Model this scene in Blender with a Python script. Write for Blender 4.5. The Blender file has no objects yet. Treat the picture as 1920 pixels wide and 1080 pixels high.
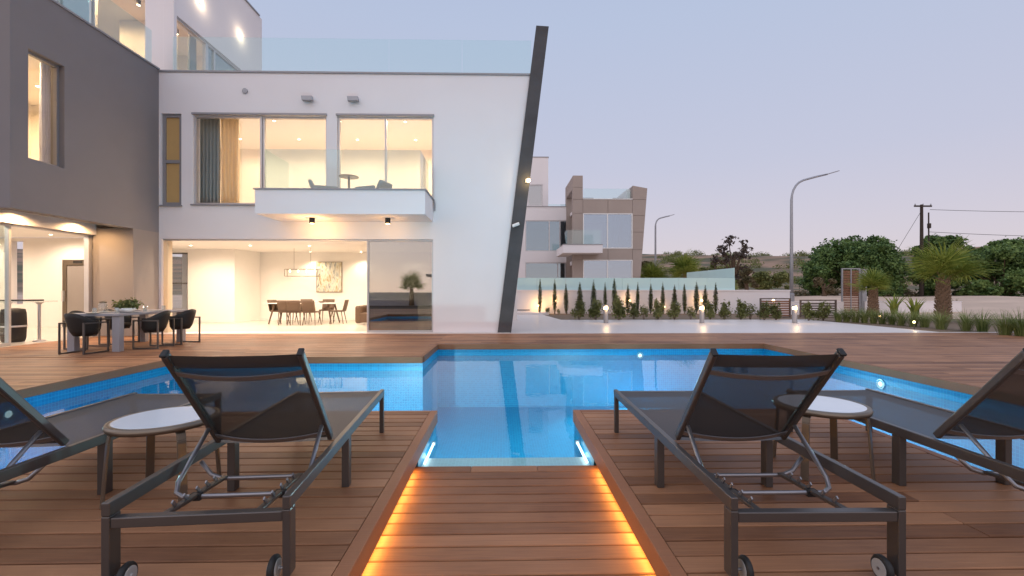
import bpy, math, random
import numpy as np
R = math.radians
C = bpy.context.scene.collection
SC = bpy.context.scene
random.seed(7)

# ------------------------------------------------------------------ camera, sky, sun, exposure
H, F, HOR, YAW = 1.2, 853.0, 545.0, R(1.2)
cam = bpy.data.cameras.new('camera'); co = bpy.data.objects.new('camera', cam); C.objects.link(co)
co.location = (0, 0, H); co.rotation_euler = (R(90), 0, -YAW)
cam.sensor_width = 36; cam.lens = F / 1920 * 36; cam.shift_y = (HOR - 540) / 1920
cam.clip_start = .05; cam.clip_end = 3000
SC.camera = co

w = bpy.data.worlds.new('World'); SC.world = w; w.use_nodes = True
nt = w.node_tree; nt.nodes.clear()
out = nt.nodes.new('ShaderNodeOutputWorld'); add = nt.nodes.new('ShaderNodeAddShader')
b1 = nt.nodes.new('ShaderNodeBackground'); b2 = nt.nodes.new('ShaderNodeBackground')
sky = nt.nodes.new('ShaderNodeTexSky'); sky.sky_type = 'NISHITA'; sky.sun_disc = False
SUN_EL, SUN_AZ = 10, 205          # azimuth from +Y clockwise: the afterglow is behind the camera
sky.sun_elevation = R(SUN_EL); sky.sun_rotation = R(SUN_AZ)
tc = nt.nodes.new('ShaderNodeTexCoord'); sp = nt.nodes.new('ShaderNodeSeparateXYZ'); rp = nt.nodes.new('ShaderNodeValToRGB')
nt.links.new(tc.outputs['Generated'], sp.inputs[0]); nt.links.new(sp.outputs['Z'], rp.inputs[0])
e = rp.color_ramp.elements
e[0].position = 0; e[0].color = (.67, .555, .575, 1)
e[1].position = 1; e[1].color = (.30, .40, .62, 1)
for p, c in ((.08, (.57, .505, .575)), (.25, (.485, .49, .61)), (.5, (.425, .485, .64))):
    k = e.new(p); k.color = c + (1,)
b1.inputs[1].default_value = 1.0
nt.links.new(rp.outputs[0], b1.inputs[0]); nt.links.new(sky.outputs[0], b2.inputs[0]); b2.inputs[1].default_value = .012
nt.links.new(b1.outputs[0], add.inputs[0]); nt.links.new(b2.outputs[0], add.inputs[1]); nt.links.new(add.outputs[0], out.inputs[0])

sl = bpy.data.lights.new('sun', 'SUN'); sl.energy = 1.5; sl.angle = R(170); sl.color = (1, .85, .79)
so = bpy.data.objects.new('sun', sl); C.objects.link(so)
so.rotation_euler = (R(90 - SUN_EL), 0, R(180 - SUN_AZ) + math.pi * 0)
so.location = (0, -20, 20)
SC.view_settings.view_transform = 'Standard'; SC.view_settings.look = 'None'
SC.view_settings.exposure = 0.12; SC.view_settings.gamma = 1
SC.cycles.use_denoising = True
SC.cycles.max_bounces = 10; SC.cycles.transparent_max_bounces = 24
SC.cycles.sample_clamp_indirect = 4; SC.cycles.caustics_reflective = False; SC.cycles.caustics_refractive = False

# ------------------------------------------------------------------ pixel -> place
cy, sy = math.cos(YAW), math.sin(YAW)
def ray(x, y):
    dx = (x - 960) / F
    return dx * cy + sy, -dx * sy + cy, -(y - HOR) / F
def G(x, y, z=0.):
    d = ray(x, y); t = (z - H) / d[2]; return d[0] * t, d[1] * t
def W(x, y, Y):
    d = ray(x, y); t = Y / d[1]; return d[0] * t, H + d[2] * t
def WX(x, Y): return W(x, 545, Y)[0]
def V(x, y, X):
    d = ray(x, y); t = X / d[0]; return d[1] * t, H + d[2] * t

# ------------------------------------------------------------------ materials
def mat(name, col, rough=.6, metal=0., var=.12, scale=6., bump=0., bscale=40., stretch=None, spec=.5, obj=False):
    m = bpy.data.materials.new(name); m.use_nodes = True
    n, l = m.node_tree.nodes, m.node_tree.links
    b = n['Principled BSDF']; b.inputs['Roughness'].default_value = rough; b.inputs['Metallic'].default_value = metal
    b.inputs['Specular IOR Level'].default_value = spec
    g = n.new('ShaderNodeNewGeometry'); mp = n.new('ShaderNodeMapping'); l.new(g.outputs['Position'], mp.inputs[0])
    if stretch: mp.inputs['Scale'].default_value = stretch
    t = n.new('ShaderNodeTexNoise'); t.inputs['Scale'].default_value = scale; t.inputs['Detail'].default_value = 6
    l.new(mp.outputs[0], t.inputs[0])
    mx = n.new('ShaderNodeMix'); mx.data_type = 'RGBA'
    mx.inputs[6].default_value = tuple(c * (1 - var) for c in col) + (1,)
    mx.inputs[7].default_value = tuple(min(1, c * (1 + var)) for c in col) + (1,)
    l.new(t.outputs[0], mx.inputs[0]); l.new(mx.outputs[2], b.inputs['Base Color'])
    if bump:
        t2 = n.new('ShaderNodeTexNoise'); t2.inputs['Scale'].default_value = bscale; t2.inputs['Detail'].default_value = 4
        l.new(mp.outputs[0], t2.inputs[0])
        bp = n.new('ShaderNodeBump'); bp.inputs['Strength'].default_value = bump; bp.inputs['Distance'].default_value = .02
        l.new(t2.outputs[0], bp.inputs['Height']); l.new(bp.outputs[0], b.inputs['Normal'])
    return m
def emit(name, col, s):
    m = bpy.data.materials.new(name); m.use_nodes = True
    n, l = m.node_tree.nodes, m.node_tree.links; n.clear()
    o = n.new('ShaderNodeOutputMaterial'); em = n.new('ShaderNodeEmission')
    em.inputs[0].default_value = col + (1,); em.inputs[1].default_value = s; l.new(em.outputs[0], o.inputs[0]); return m
def schlick(n, l, f0, normal=None):
    g = n.new('ShaderNodeNewGeometry'); dt = n.new('ShaderNodeVectorMath'); dt.operation = 'DOT_PRODUCT'
    l.new(normal if normal is not None else g.outputs['Normal'], dt.inputs[0]); l.new(g.outputs['Incoming'], dt.inputs[1])
    def mth(op, a, b, clamp=False):
        m_ = n.new('ShaderNodeMath'); m_.operation = op; m_.use_clamp = clamp
        for i, q in enumerate((a, b)):
            if q is None: continue
            if isinstance(q, (int, float)): m_.inputs[i].default_value = q
            else: l.new(q, m_.inputs[i])
        return m_
    ab = mth('ABSOLUTE', dt.outputs['Value'], None); om = mth('SUBTRACT', 1., ab.outputs[0], True); p5 = mth('POWER', om.outputs[0], 5.)
    sc = mth('MULTIPLY', p5.outputs[0], 1 - f0); return mth('ADD', sc.outputs[0], f0, True)
def glass(name, tint=(.95, .97, .97), ior=1.5, gloss=1., extra=0., rough=0., gcol=(1, 1, 1)):
    m = bpy.data.materials.new(name); m.use_nodes = True
    n, l = m.node_tree.nodes, m.node_tree.links; n.clear()
    o = n.new('ShaderNodeOutputMaterial'); mx = n.new('ShaderNodeMixShader')
    tr = n.new('ShaderNodeBsdfTransparent'); tr.inputs[0].default_value = tint + (1,)
    gl = n.new('ShaderNodeBsdfGlossy'); gl.inputs[0].default_value = tuple(gloss * q for q in gcol) + (1,); gl.inputs['Roughness'].default_value = rough
    ad = schlick(n, l, ((ior - 1) / (ior + 1)) ** 2 + extra)
    l.new(ad.outputs[0], mx.inputs[0]); l.new(tr.outputs[0], mx.inputs[1]); l.new(gl.outputs[0], mx.inputs[2])
    l.new(mx.outputs[0], o.inputs[0]); return m
def leaf_mat(name, c1, c2, trans=.25):
    m = bpy.data.materials.new(name); m.use_nodes = True
    n, l = m.node_tree.nodes, m.node_tree.links; b = n['Principled BSDF']
    g = n.new('ShaderNodeNewGeometry'); mx = n.new('ShaderNodeMix'); mx.data_type = 'RGBA'
    mx.inputs[6].default_value = c1 + (1,); mx.inputs[7].default_value = c2 + (1,)
    tn = n.new('ShaderNodeTexNoise'); tn.inputs['Scale'].default_value = 1.1; tn.inputs['Detail'].default_value = 2; l.new(g.outputs['Position'], tn.inputs[0])
    mr = n.new('ShaderNodeMapRange'); mr.inputs[1].default_value = .35; mr.inputs[2].default_value = .65; mr.inputs[3].default_value = -.25; mr.inputs[4].default_value = .45; l.new(tn.outputs[0], mr.inputs[0])
    am = n.new('ShaderNodeMath'); am.operation = 'MULTIPLY_ADD'; am.inputs[1].default_value = .8; am.use_clamp = True
    l.new(g.outputs['Random Per Island'], am.inputs[0]); l.new(mr.outputs[0], am.inputs[2]); l.new(am.outputs[0], mx.inputs[0]); l.new(mx.outputs[2], b.inputs['Base Color'])
    b.inputs['Roughness'].default_value = .55; b.inputs['Specular IOR Level'].default_value = .3
    tl = n.new('ShaderNodeBsdfTranslucent'); l.new(mx.outputs[2], tl.inputs[0])
    ms = n.new('ShaderNodeMixShader'); ms.inputs[0].default_value = trans
    l.new(b.outputs[0], ms.inputs[1]); l.new(tl.outputs[0], ms.inputs[2]); l.new(ms.outputs[0], n['Material Output'].inputs[0]); return m
def cloth(name, col, tr):
    m = mat(name, col, .95, var=.05, scale=3); n, l = m.node_tree.nodes, m.node_tree.links
    t_ = n.new('ShaderNodeBsdfTranslucent'); t_.inputs[0].default_value = col + (1,); ms = n.new('ShaderNodeMixShader'); ms.inputs[0].default_value = tr
    l.new(n['Principled BSDF'].outputs[0], ms.inputs[1]); l.new(t_.outputs[0], ms.inputs[2]); l.new(ms.outputs[0], n['Material Output'].inputs[0]); return m
def wood(name, c1, c2, rough=.5, gr=3.2):
    m = bpy.data.materials.new(name); m.use_nodes = True
    n, l = m.node_tree.nodes, m.node_tree.links; b = n['Principled BSDF']
    oi = n.new('ShaderNodeObjectInfo'); at = n.new('ShaderNodeAttribute'); at.attribute_name = 'rnd'
    sm = n.new('ShaderNodeMath'); sm.operation = 'ADD'; l.new(oi.outputs['Random'], sm.inputs[0]); l.new(at.outputs['Fac'], sm.inputs[1])
    fr = n.new('ShaderNodeMath'); fr.operation = 'FRACT'; l.new(sm.outputs[0], fr.inputs[0])
    g = n.new('ShaderNodeNewGeometry'); mp = n.new('ShaderNodeMapping'); mp.inputs['Scale'].default_value = (1.2, 26, 26)
    l.new(g.outputs['Position'], mp.inputs[0])
    cb = n.new('ShaderNodeCombineXYZ'); ml = n.new('ShaderNodeMath'); ml.operation = 'MULTIPLY'; ml.inputs[1].default_value = 37
    l.new(fr.outputs[0], ml.inputs[0]); l.new(ml.outputs[0], cb.inputs[0]); l.new(ml.outputs[0], cb.inputs[2]); l.new(cb.outputs[0], mp.inputs['Location'])
    t = n.new('ShaderNodeTexNoise'); t.inputs['Scale'].default_value = gr; t.inputs['Detail'].default_value = 8; t.inputs['Distortion'].default_value = .6
    l.new(mp.outputs[0], t.inputs[0])
    t2 = n.new('ShaderNodeTexNoise'); t2.inputs['Scale'].default_value = 1.3; l.new(g.outputs['Position'], t2.inputs[0]); t2.inputs['Detail'].default_value = 5
    av = n.new('ShaderNodeMath'); av.operation = 'MULTIPLY_ADD'; av.inputs[1].default_value = .5; l.new(t.outputs[0], av.inputs[0])
    a2 = n.new('ShaderNodeMath'); a2.operation = 'MULTIPLY_ADD'; a2.inputs[1].default_value = .45
    l.new(fr.outputs[0], a2.inputs[0])
    a3 = n.new('ShaderNodeMath'); a3.operation = 'MULTIPLY_ADD'; a3.inputs[1].default_value = .7; a3.inputs[2].default_value = -.38; l.new(t2.outputs[0], a3.inputs[0])
    l.new(a3.outputs[0], a2.inputs[2]); l.new(a2.outputs[0], av.inputs[2])
    mx = n.new('ShaderNodeMix'); mx.data_type = 'RGBA'; mx.inputs[6].default_value = c1 + (1,); mx.inputs[7].default_value = c2 + (1,)
    l.new(av.outputs[0], mx.inputs[0]); l.new(mx.outputs[2], b.inputs['Base Color'])
    rr = n.new('ShaderNodeMath'); rr.operation = 'MULTIPLY_ADD'; rr.inputs[1].default_value = .3; rr.inputs[2].default_value = rough - .15
    l.new(t.outputs[0], rr.inputs[0]); l.new(rr.outputs[0], b.inputs['Roughness'])
    bp = n.new('ShaderNodeBump'); bp.inputs['Strength'].default_value = .25; bp.inputs['Distance'].default_value = .004
    l.new(t.outputs[0], bp.inputs['Height']); l.new(bp.outputs[0], b.inputs['Normal'])
    b.inputs['Specular IOR Level'].default_value = .22
    return m
def mesh_fabric(name, col, cover):
    m = bpy.data.materials.new(name); m.use_nodes = True
    n, l = m.node_tree.nodes, m.node_tree.links; b = n['Principled BSDF']
    tcn = n.new('ShaderNodeTexCoord'); ck = n.new('ShaderNodeTexChecker'); ck.inputs['Scale'].default_value = 260
    l.new(tcn.outputs['Object'], ck.inputs[0])
    ck.inputs[1].default_value = tuple(c * .8 for c in col) + (1,); ck.inputs[2].default_value = tuple(c * 1.25 for c in col) + (1,)
    l.new(ck.outputs[0], b.inputs['Base Color']); b.inputs['Roughness'].default_value = .55; b.inputs['Specular IOR Level'].default_value = .35
    tr = n.new('ShaderNodeBsdfTransparent'); ms = n.new('ShaderNodeMixShader'); ms.inputs[0].default_value = cover
    l.new(tr.outputs[0], ms.inputs[1]); l.new(b.outputs[0], ms.inputs[2]); l.new(ms.outputs[0], n['Material Output'].inputs[0]); return m
def water_mat():
    m = bpy.data.materials.new('water'); m.use_nodes = True
    n, l = m.node_tree.nodes, m.node_tree.links; n.clear()
    o = n.new('ShaderNodeOutputMaterial'); mx = n.new('ShaderNodeMixShader')
    tr = n.new('ShaderNodeBsdfTransparent'); tr.inputs[0].default_value = (.66, .96, 1, 1)
    gl = n.new('ShaderNodeBsdfGlossy'); gl.inputs['Roughness'].default_value = .015
    g = n.new('ShaderNodeNewGeometry'); t = n.new('ShaderNodeTexNoise'); t.inputs['Scale'].default_value = 2.4; t.inputs['Detail'].default_value = 3
    l.new(g.outputs['Position'], t.inputs[0])
    bp = n.new('ShaderNodeBump'); bp.inputs['Strength'].default_value = .022; bp.inputs['Distance'].default_value = .08
    l.new(t.outputs[0], bp.inputs['Height']); l.new(bp.outputs[0], gl.inputs['Normal']); fr = schlick(n, l, .02, bp.outputs[0])
    l.new(fr.outputs[0], mx.inputs[0]); l.new(tr.outputs[0], mx.inputs[1]); l.new(gl.outputs[0], mx.inputs[2]); l.new(mx.outputs[0], o.inputs[0]); return m
def tile_mat(name, c1, c2, mortar, size, rough=.3, msize=.06, sq=True, bump=.0):
    m = bpy.data.materials.new(name); m.use_nodes = True
    n, l = m.node_tree.nodes, m.node_tree.links; b = n['Principled BSDF']
    g = n.new('ShaderNodeNewGeometry'); br = n.new('ShaderNodeTexBrick'); br.offset = 0
    br.inputs['Scale'].default_value = 1; br.inputs['Brick Width'].default_value = size; br.inputs['Row Height'].default_value = size
    br.inputs['Mortar Size'].default_value = size * msize; br.inputs['Color1'].default_value = c1 + (1,); br.inputs['Color2'].default_value = c2 + (1,)
    br.inputs['Mortar'].default_value = mortar + (1,)
    sx = n.new('ShaderNodeSeparateXYZ'); l.new(g.outputs['Position'], sx.inputs[0]); sn = n.new('ShaderNodeSeparateXYZ'); l.new(g.outputs['Normal'], sn.inputs[0])
    ab = n.new('ShaderNodeMath'); ab.operation = 'ABSOLUTE'; l.new(sn.outputs['Z'], ab.inputs[0]); gt = n.new('ShaderNodeMath'); gt.operation = 'GREATER_THAN'; gt.inputs[1].default_value = .5; l.new(ab.outputs[0], gt.inputs[0])
    xy = n.new('ShaderNodeMath'); xy.operation = 'ADD'; l.new(sx.outputs['X'], xy.inputs[0]); l.new(sx.outputs['Y'], xy.inputs[1])
    cw = n.new('ShaderNodeCombineXYZ'); l.new(xy.outputs[0], cw.inputs[0]); l.new(sx.outputs['Z'], cw.inputs[1])
    mv = n.new('ShaderNodeMix'); mv.data_type = 'VECTOR'; l.new(gt.outputs[0], mv.inputs[0]); l.new(cw.outputs[0], mv.inputs[4]); l.new(g.outputs['Position'], mv.inputs[5])
    l.new(mv.outputs[1], br.inputs[0]); l.new(br.outputs[0], b.inputs['Base Color']); b.inputs['Roughness'].default_value = rough
    return m

M = dict(
    white=mat('white_render', (.80, .755, .75), .85, var=.045, scale=.8, bump=.08, bscale=120),
    grey=mat('grey_render', (.215, .198, .200), .85, var=.06, scale=1.5, bump=.08, bscale=120),
    taupe=mat('taupe_render', (.27, .235, .215), .85, var=.05, scale=2, bump=.08, bscale=120),
    stone=mat('dark_stone', (.062, .058, .060), .7, var=.45, scale=2.2, bump=.25, bscale=14),
    alu=mat('aluminium', (.55, .53, .53), .4, .6, var=.04),
    cap=mat('parapet_capping', (.30, .29, .30), .5, .3, var=.06),
    interior=mat('interior_paint', (.86, .81, .76), .9, var=.02),
    ceiling=mat('ceiling_paint', (.88, .84, .80), .9, var=.02),
    floor=mat('polished_floor', (.72, .66, .58), .18, var=.04, scale=1.5),
    glass=glass('window_glass'),
    railglass=glass('balustrade_glass', (.87, .94, .94), 1.5, .9, .03),
    dark_glass=glass('tinted_glass', (.30, .32, .31), 1.6, .95, .26),
    blue_glass=glass('blue_reflective_glass', (.40, .54, .60), 1.6, .95, .2, 0, (.78, .9, 1)),
    amber=mat('frosted_amber_glass', (.52, .33, .13), .5, var=.05),
    frost=mat('frosted_teal_glass', (.56, .78, .77), .35, var=.05, scale=.8),
    wood=wood('deck_timber', (.098, .035, .015), (.54, .27, .138)),
    trim=wood('deck_trim_timber', (.16, .060, .026), (.42, .19, .095)),
    under=mat('deck_bearer', (.02, .014, .010), .9),
    pool=tile_mat('pool_mosaic', (.001, .185, .37), (.002, .245, .45), (.015, .34, .52), .045, .35, .07),
    ledge=tile_mat('pool_ledge_mosaic', (.66, .60, .58), (.74, .68, .66), (.8, .76, .74), .03, .35),
    water=water_mat(),
    terrace=mat('terrace_paving', (.78, .71, .66), .36, var=.04, scale=.9),
    soil=mat('bed_soil', (.20, .14, .09), .95, var=.35, scale=5, bump=.6, bscale=20),
    metal=mat('charcoal_powder_coat', (.12, .108, .102), .36, .65, var=.1),
    tube=mat('brushed_grey_tube', (.30, .29, .30), .34, .8, var=.1),
    fabric=mesh_fabric('charcoal_mesh', (.034, .030, .028), .88),
    fabric2=mesh_fabric('charcoal_mesh_seat', (.060, .056, .055), .93),
    rubber=mat('black_rubber', (.012, .012, .012), .6),
    hub=mat('wheel_hub_plastic', (.42, .41, .39), .45),
    tabletop=mat('frosted_table_glass', (.72, .78, .82), .10, var=.03),
    bronze=mat('champagne_metal', (.20, .16, .12), .35, .7, var=.08),
    black=mat('black_weave', (.012, .010, .009), .6, var=.3, scale=60, bump=.3, bscale=120),
    tablegrey=mat('grey_table', (.30, .29, .31), .6, var=.05),
    brownseat=mat('brown_leather', (.10, .06, .036), .6, var=.1),
    paper=mat('white_ceramic', (.8, .78, .75), .25, var=.02),
    clear=glass('clear_glass', (.9, .93, .93), 1.5, 1, .05),
    curtain=cloth('grey_curtain', (.40, .41, .40), .2),
    sheer=cloth('cream_curtain', (.88, .78, .62), .6),
    bluecurtain=cloth('blue_curtain', (.66, .68, .80), .5),
    galv=mat('galvanised_steel', (.34, .34, .36), .45, .5, var=.08),
    bark=mat('bark', (.13, .085, .055), .95, var=.4, scale=14, bump=.8, bscale=30),
    palmbark=mat('palm_bark', (.26, .17, .11), .95, var=.45, scale=12, bump=.8, bscale=30),
    pole=mat('tarred_pole', (.045, .030, .024), .9, var=.3, scale=6),
    slat=mat('red_brown_slat', (.26, .115, .065), .65, var=.25, scale=6),
    slatgrey=mat('grey_brown_slat', (.13, .095, .08), .7, var=.25, scale=6),
    clad=mat('taupe_cladding', (.37, .30, .26), .7, var=.08, scale=1.2),
    leaf=leaf_mat('tree_leaf', (.036, .085, .024), (.20, .30, .09)),
    leaf2=leaf_mat('tree_leaf_pale', (.042, .095, .026), (.23, .33, .10)),
    bush=leaf_mat('bush_leaf', (.09, .11, .03), (.27, .28, .10)),
    dryleaf=leaf_mat('scrub_leaf', (.09, .085, .04), (.24, .18, .10)),
    purple=leaf_mat('purple_leaf', (.05, .035, .03), (.15, .11, .085)),
    cypress=leaf_mat('cypress_leaf', (.04, .06, .018), (.15, .165, .055), .15),
    frond=leaf_mat('palm_leaf', (.13, .19, .03), (.36, .39, .08), .35),
    grass=leaf_mat('grass_leaf', (.10, .15, .035), (.32, .36, .13)),
    petiole=mat('palm_petiole', (.24, .20, .06), .6, var=.2),
    lampglow=emit('lamp_glow', (1, .66, .28), 14), spotglow=emit('spot_glow', (1, .82, .56), 16),
    led=emit('led_strip', (1, .50, .11), 34), poolglow=emit('pool_lamp_glow', (.85, .93, 1), 3.5),
    bulb=emit('warm_bulb', (1, .78, .45), 8),
)

# ------------------------------------------------------------------ mesh builder
class MB:
    def __init__(s): s.v = []; s.f = []; s.r = []
    def _a(s, vs, fs, rnd=0.):
        o = len(s.v); s.v += [tuple(p) for p in vs]; s.f += [tuple(i + o for i in q) for q in fs]; s.r += [rnd] * len(vs); return s
    def box(s, x0, x1, y0, y1, z0, z1, rnd=0.):
        if x0 > x1: x0, x1 = x1, x0
        if y0 > y1: y0, y1 = y1, y0
        if z0 > z1: z0, z1 = z1, z0
        return s._a([(x0, y0, z0), (x1, y0, z0), (x1, y1, z0), (x0, y1, z0), (x0, y0, z1), (x1, y0, z1), (x1, y1, z1), (x0, y1, z1)],
                    [(0, 3, 2, 1), (4, 5, 6, 7), (0, 1, 5, 4), (1, 2, 6, 5), (2, 3, 7, 6), (3, 0, 4, 7)], rnd)
    def bar(s, a, b, wd, hg, up=(0, 0, 1)):
        a, b = np.array(a, float), np.array(b, float); d = b - a; d /= np.linalg.norm(d); u = np.array(up, float)
        sd = np.cross(d, u); sd /= np.linalg.norm(sd); u = np.cross(sd, d)
        q = [(-1, -1), (1, -1), (1, 1), (-1, 1)]
        vs = [p + sd * i * wd / 2 + u * j * hg / 2 for p in (a, b) for i, j in q]
        return s._a(vs, [(3, 2, 1, 0), (4, 5, 6, 7), (0, 1, 5, 4), (1, 2, 6, 5), (2, 3, 7, 6), (3, 0, 4, 7)])
    def tube(s, pts, r, n=8, cap=True):
        pts = [np.array(p, float) for p in pts]; rs = r if isinstance(r, (list, tuple)) else [r] * len(pts)
        ring = []; ref = None
        for i, p in enumerate(pts):
            d = pts[min(i + 1, len(pts) - 1)] - pts[max(i - 1, 0)]; d /= (np.linalg.norm(d) + 1e-9)
            if ref is None: ref = np.array((0, 0, 1.)) if abs(d[2]) < .9 else np.array((1., 0, 0))
            a = np.cross(d, ref); a /= (np.linalg.norm(a) + 1e-9); b = np.cross(a, d); ref = b
            ring.append([p + rs[i] * (math.cos(2 * math.pi * k / n) * a + math.sin(2 * math.pi * k / n) * b) for k in range(n)])
        vs = [q for g in ring for q in g]; fs = []
        for i in range(len(pts) - 1):
            for k in range(n): fs.append((i * n + k, i * n + (k + 1) % n, (i + 1) * n + (k + 1) % n, (i + 1) * n + k))
        if cap: fs += [tuple(range(n))[::-1], tuple((len(pts) - 1) * n + k for k in range(n))]
        return s._a(vs, fs)
    def lathe(s, prof, c=(0, 0, 0), n=24, axis='z', ring=False):
        vs = []; fs = []
        if ring: prof = list(prof) + [prof[0]]
        for r, z in prof:
            for k in range(n):
                a = 2 * math.pi * k / n; x, y = r * math.cos(a), r * math.sin(a)
                p = {'z': (x, y, z), 'x': (z, x, y), 'y': (x, z, y)}[axis]
                vs.append((c[0] + p[0], c[1] + p[1], c[2] + p[2]))
        for i in range(len(prof) - 1):
            for k in range(n): fs.append((i * n + k, i * n + (k + 1) % n, (i + 1) * n + (k + 1) % n, (i + 1) * n + k))
        if not ring: fs += [tuple(range(n))[::-1], tuple((len(prof) - 1) * n + k for k in range(n))]
        return s._a(vs, fs)
    def prism_xz(s, poly, y0, y1):
        n = len(poly); vs = [(x, y0, z) for x, z in poly] + [(x, y1, z) for x, z in poly]
        return s._a(vs, [tuple(range(n)), tuple(range(n, 2 * n))[::-1]] + [(i, i + n, (i + 1) % n + n, (i + 1) % n) for i in range(n)])
    def prism_xy(s, poly, z0, z1):
        n = len(poly); vs = [(x, y, z0) for x, y in poly] + [(x, y, z1) for x, y in poly]
        return s._a(vs, [tuple(range(n))[::-1], tuple(range(n, 2 * n))] + [(i, (i + 1) % n, (i + 1) % n + n, i + n) for i in range(n)])
    def plank(s, x0, x1, y0, y1, z0, z1, rnd=0., c=.004):
        pr = [(y0, z0), (y1, z0), (y1, z1 - c), (y1 - c, z1), (y0 + c, z1), (y0, z1 - c)]
        vs = [(x0, a, b) for a, b in pr] + [(x1, a, b) for a, b in pr]
        return s._a(vs, [tuple(range(6))[::-1], tuple(range(6, 12))] + [(i, (i + 1) % 6, (i + 1) % 6 + 6, i + 6) for i in range(6)], rnd)
    def sheet(s, grid):
        r, c = len(grid), len(grid[0]); return s._a([p for q in grid for p in q],
            [(i * c + j, i * c + j + 1, (i + 1) * c + j + 1, (i + 1) * c + j) for i in range(r - 1) for j in range(c - 1)])
    def wallgrid(s, axis, c0, c1, us, vs, solid):
        """wall with real openings: axis 'y' lies in XZ between y=c0..c1, axis 'x' lies in YZ between x=c0..c1"""
        P = (lambda u, v, c: (u, c, v)) if axis == 'y' else (lambda u, v, c: (c, u, v))
        nu, nv = len(us) - 1, len(vs) - 1; S = [[solid((us[i] + us[i + 1]) / 2, (vs[j] + vs[j + 1]) / 2) for j in range(nv)] for i in range(nu)]
        q = lambda a: s._a(a, [(0, 1, 2, 3)])
        for i in range(nu):
            for j in range(nv):
                if not S[i][j]: continue
                u0, u1, v0, v1 = us[i], us[i + 1], vs[j], vs[j + 1]
                q([P(u0, v0, c0), P(u1, v0, c0), P(u1, v1, c0), P(u0, v1, c0)]); q([P(u0, v0, c1), P(u0, v1, c1), P(u1, v1, c1), P(u1, v0, c1)])
                if i == 0 or not S[i - 1][j]: q([P(u0, v0, c0), P(u0, v1, c0), P(u0, v1, c1), P(u0, v0, c1)])
                if i == nu - 1 or not S[i + 1][j]: q([P(u1, v0, c0), P(u1, v0, c1), P(u1, v1, c1), P(u1, v1, c0)])
                if j == 0 or not S[i][j - 1]: q([P(u0, v0, c0), P(u0, v0, c1), P(u1, v0, c1), P(u1, v0, c0)])
                if j == nv - 1 or not S[i][j + 1]: q([P(u0, v1, c0), P(u1, v1, c0), P(u1, v1, c1), P(u0, v1, c1)])
        return s
    def holes(s, axis, c0, c1, u0, u1, v0, v1, hs):
        us = sorted({round(t, 5) for t in [u0, u1] + [h[0] for h in hs] + [h[1] for h in hs]})
        vs = sorted({round(t, 5) for t in [v0, v1] + [h[2] for h in hs] + [h[3] for h in hs]})
        return s.wallgrid(axis, c0, c1, us, vs, lambda u, v: not any(h[0] < u < h[1] and h[2] < v < h[3] for h in hs))
    def mesh(s, name, smooth=False):
        me = bpy.data.meshes.new(name); me.from_pydata(s.v, [], s.f); me.validate()
        if any(s.r):
            a = me.attributes.new('rnd', 'FLOAT', 'POINT'); a.data.foreach_set('value', s.r)
        if smooth: me.polygons.foreach_set('use_smooth', [True] * len(me.polygons))
        me.update(); return me
    def build(s, name, m, parent=None, smooth=False, bevel=0.):
        return link(name, s.mesh(name, smooth), m, parent, bevel)
def link(name, me, m, parent=None, bevel=0., loc=None, rot=None, scale=None):
    if m is not None and not me.materials: me.materials.append(M[m] if isinstance(m, str) else m)
    o = bpy.data.objects.new(name, me); C.objects.link(o)
    if parent: o.parent = parent
    if loc is not None: o.location = loc
    if rot is not None: o.rotation_euler = rot
    if scale is not None: o.scale = scale
    if bevel:
        b = o.modifiers.new('bevel', 'BEVEL'); b.width = bevel; b.segments = 2; b.limit_method = 'ANGLE'
    return o
def tag(o, label=None, cat=None, group=None, kind=None):
    for k, v in (('label', label), ('category', cat), ('group', group), ('kind', kind)):
        if v: o[k] = v
    return o
def thing(name, label, cat, loc=(0, 0, 0), rz=0., group=None):
    o = bpy.data.objects.new(name, None); C.objects.link(o); o.location = loc; o.rotation_euler = (0, 0, rz); o.empty_display_size = .1
    return tag(o, label, cat, group)
def copy_tree(o, label, loc=None, rz=None, parent=None, scale=None):
    c = o.copy(); C.objects.link(c); c.parent = parent
    if label: c['label'] = label
    if loc is not None: c.location = loc
    if rz is not None: c.rotation_euler = (0, 0, rz)
    if scale is not None: c.scale = scale
    for ch in list(o.children): copy_tree(ch, None, parent=c)
    return c
def lamp(name, parent, loc, power, col=(1, .74, .42), size=.04, kind='POINT', rot=None, spot=None):
    l = bpy.data.lights.new(name, kind); l.energy = power; l.color = col
    if kind == 'POINT': l.shadow_soft_size = size
    if kind == 'SPOT': l.shadow_soft_size = size; l.spot_size = R(spot or 100); l.spot_blend = .6
    o = bpy.data.objects.new(name, l); C.objects.link(o); o.location = loc; o.parent = parent
    if rot: o.rotation_euler = rot
    return o
ORD = ['first', 'second', 'third', 'fourth', 'fifth', 'sixth', 'seventh', 'eighth', 'ninth', 'tenth', 'eleventh', 'twelfth', 'thirteenth',
       'fourteenth', 'fifteenth', 'sixteenth', 'seventeenth', 'eighteenth', 'nineteenth', 'twentieth', 'twenty-first', 'twenty-second', 'twenty-third', 'twenty-fourth', 'twenty-fifth', 'twenty-sixth', 'twenty-seventh', 'twenty-eighth', 'twenty-ninth', 'thirtieth']

# ================================================================== SETTING
WZ, WALK = -.185, -.17
PL, PR = -.66, .72                     # inner edges of the two platforms
POOL = [(PL, 3.57), (PL, 4.55), (-3.2, 4.55), (-3.2, 2.9), (-5.85, 2.9), (-5.85, 8.3), (-1.45, 8.3), (-1.45, 10.2), (5.93, 10.2), (5.93, 2.9), (3.2, 2.9), (3.2, 4.55), (PR, 4.55), (PR, 3.57)]

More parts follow.
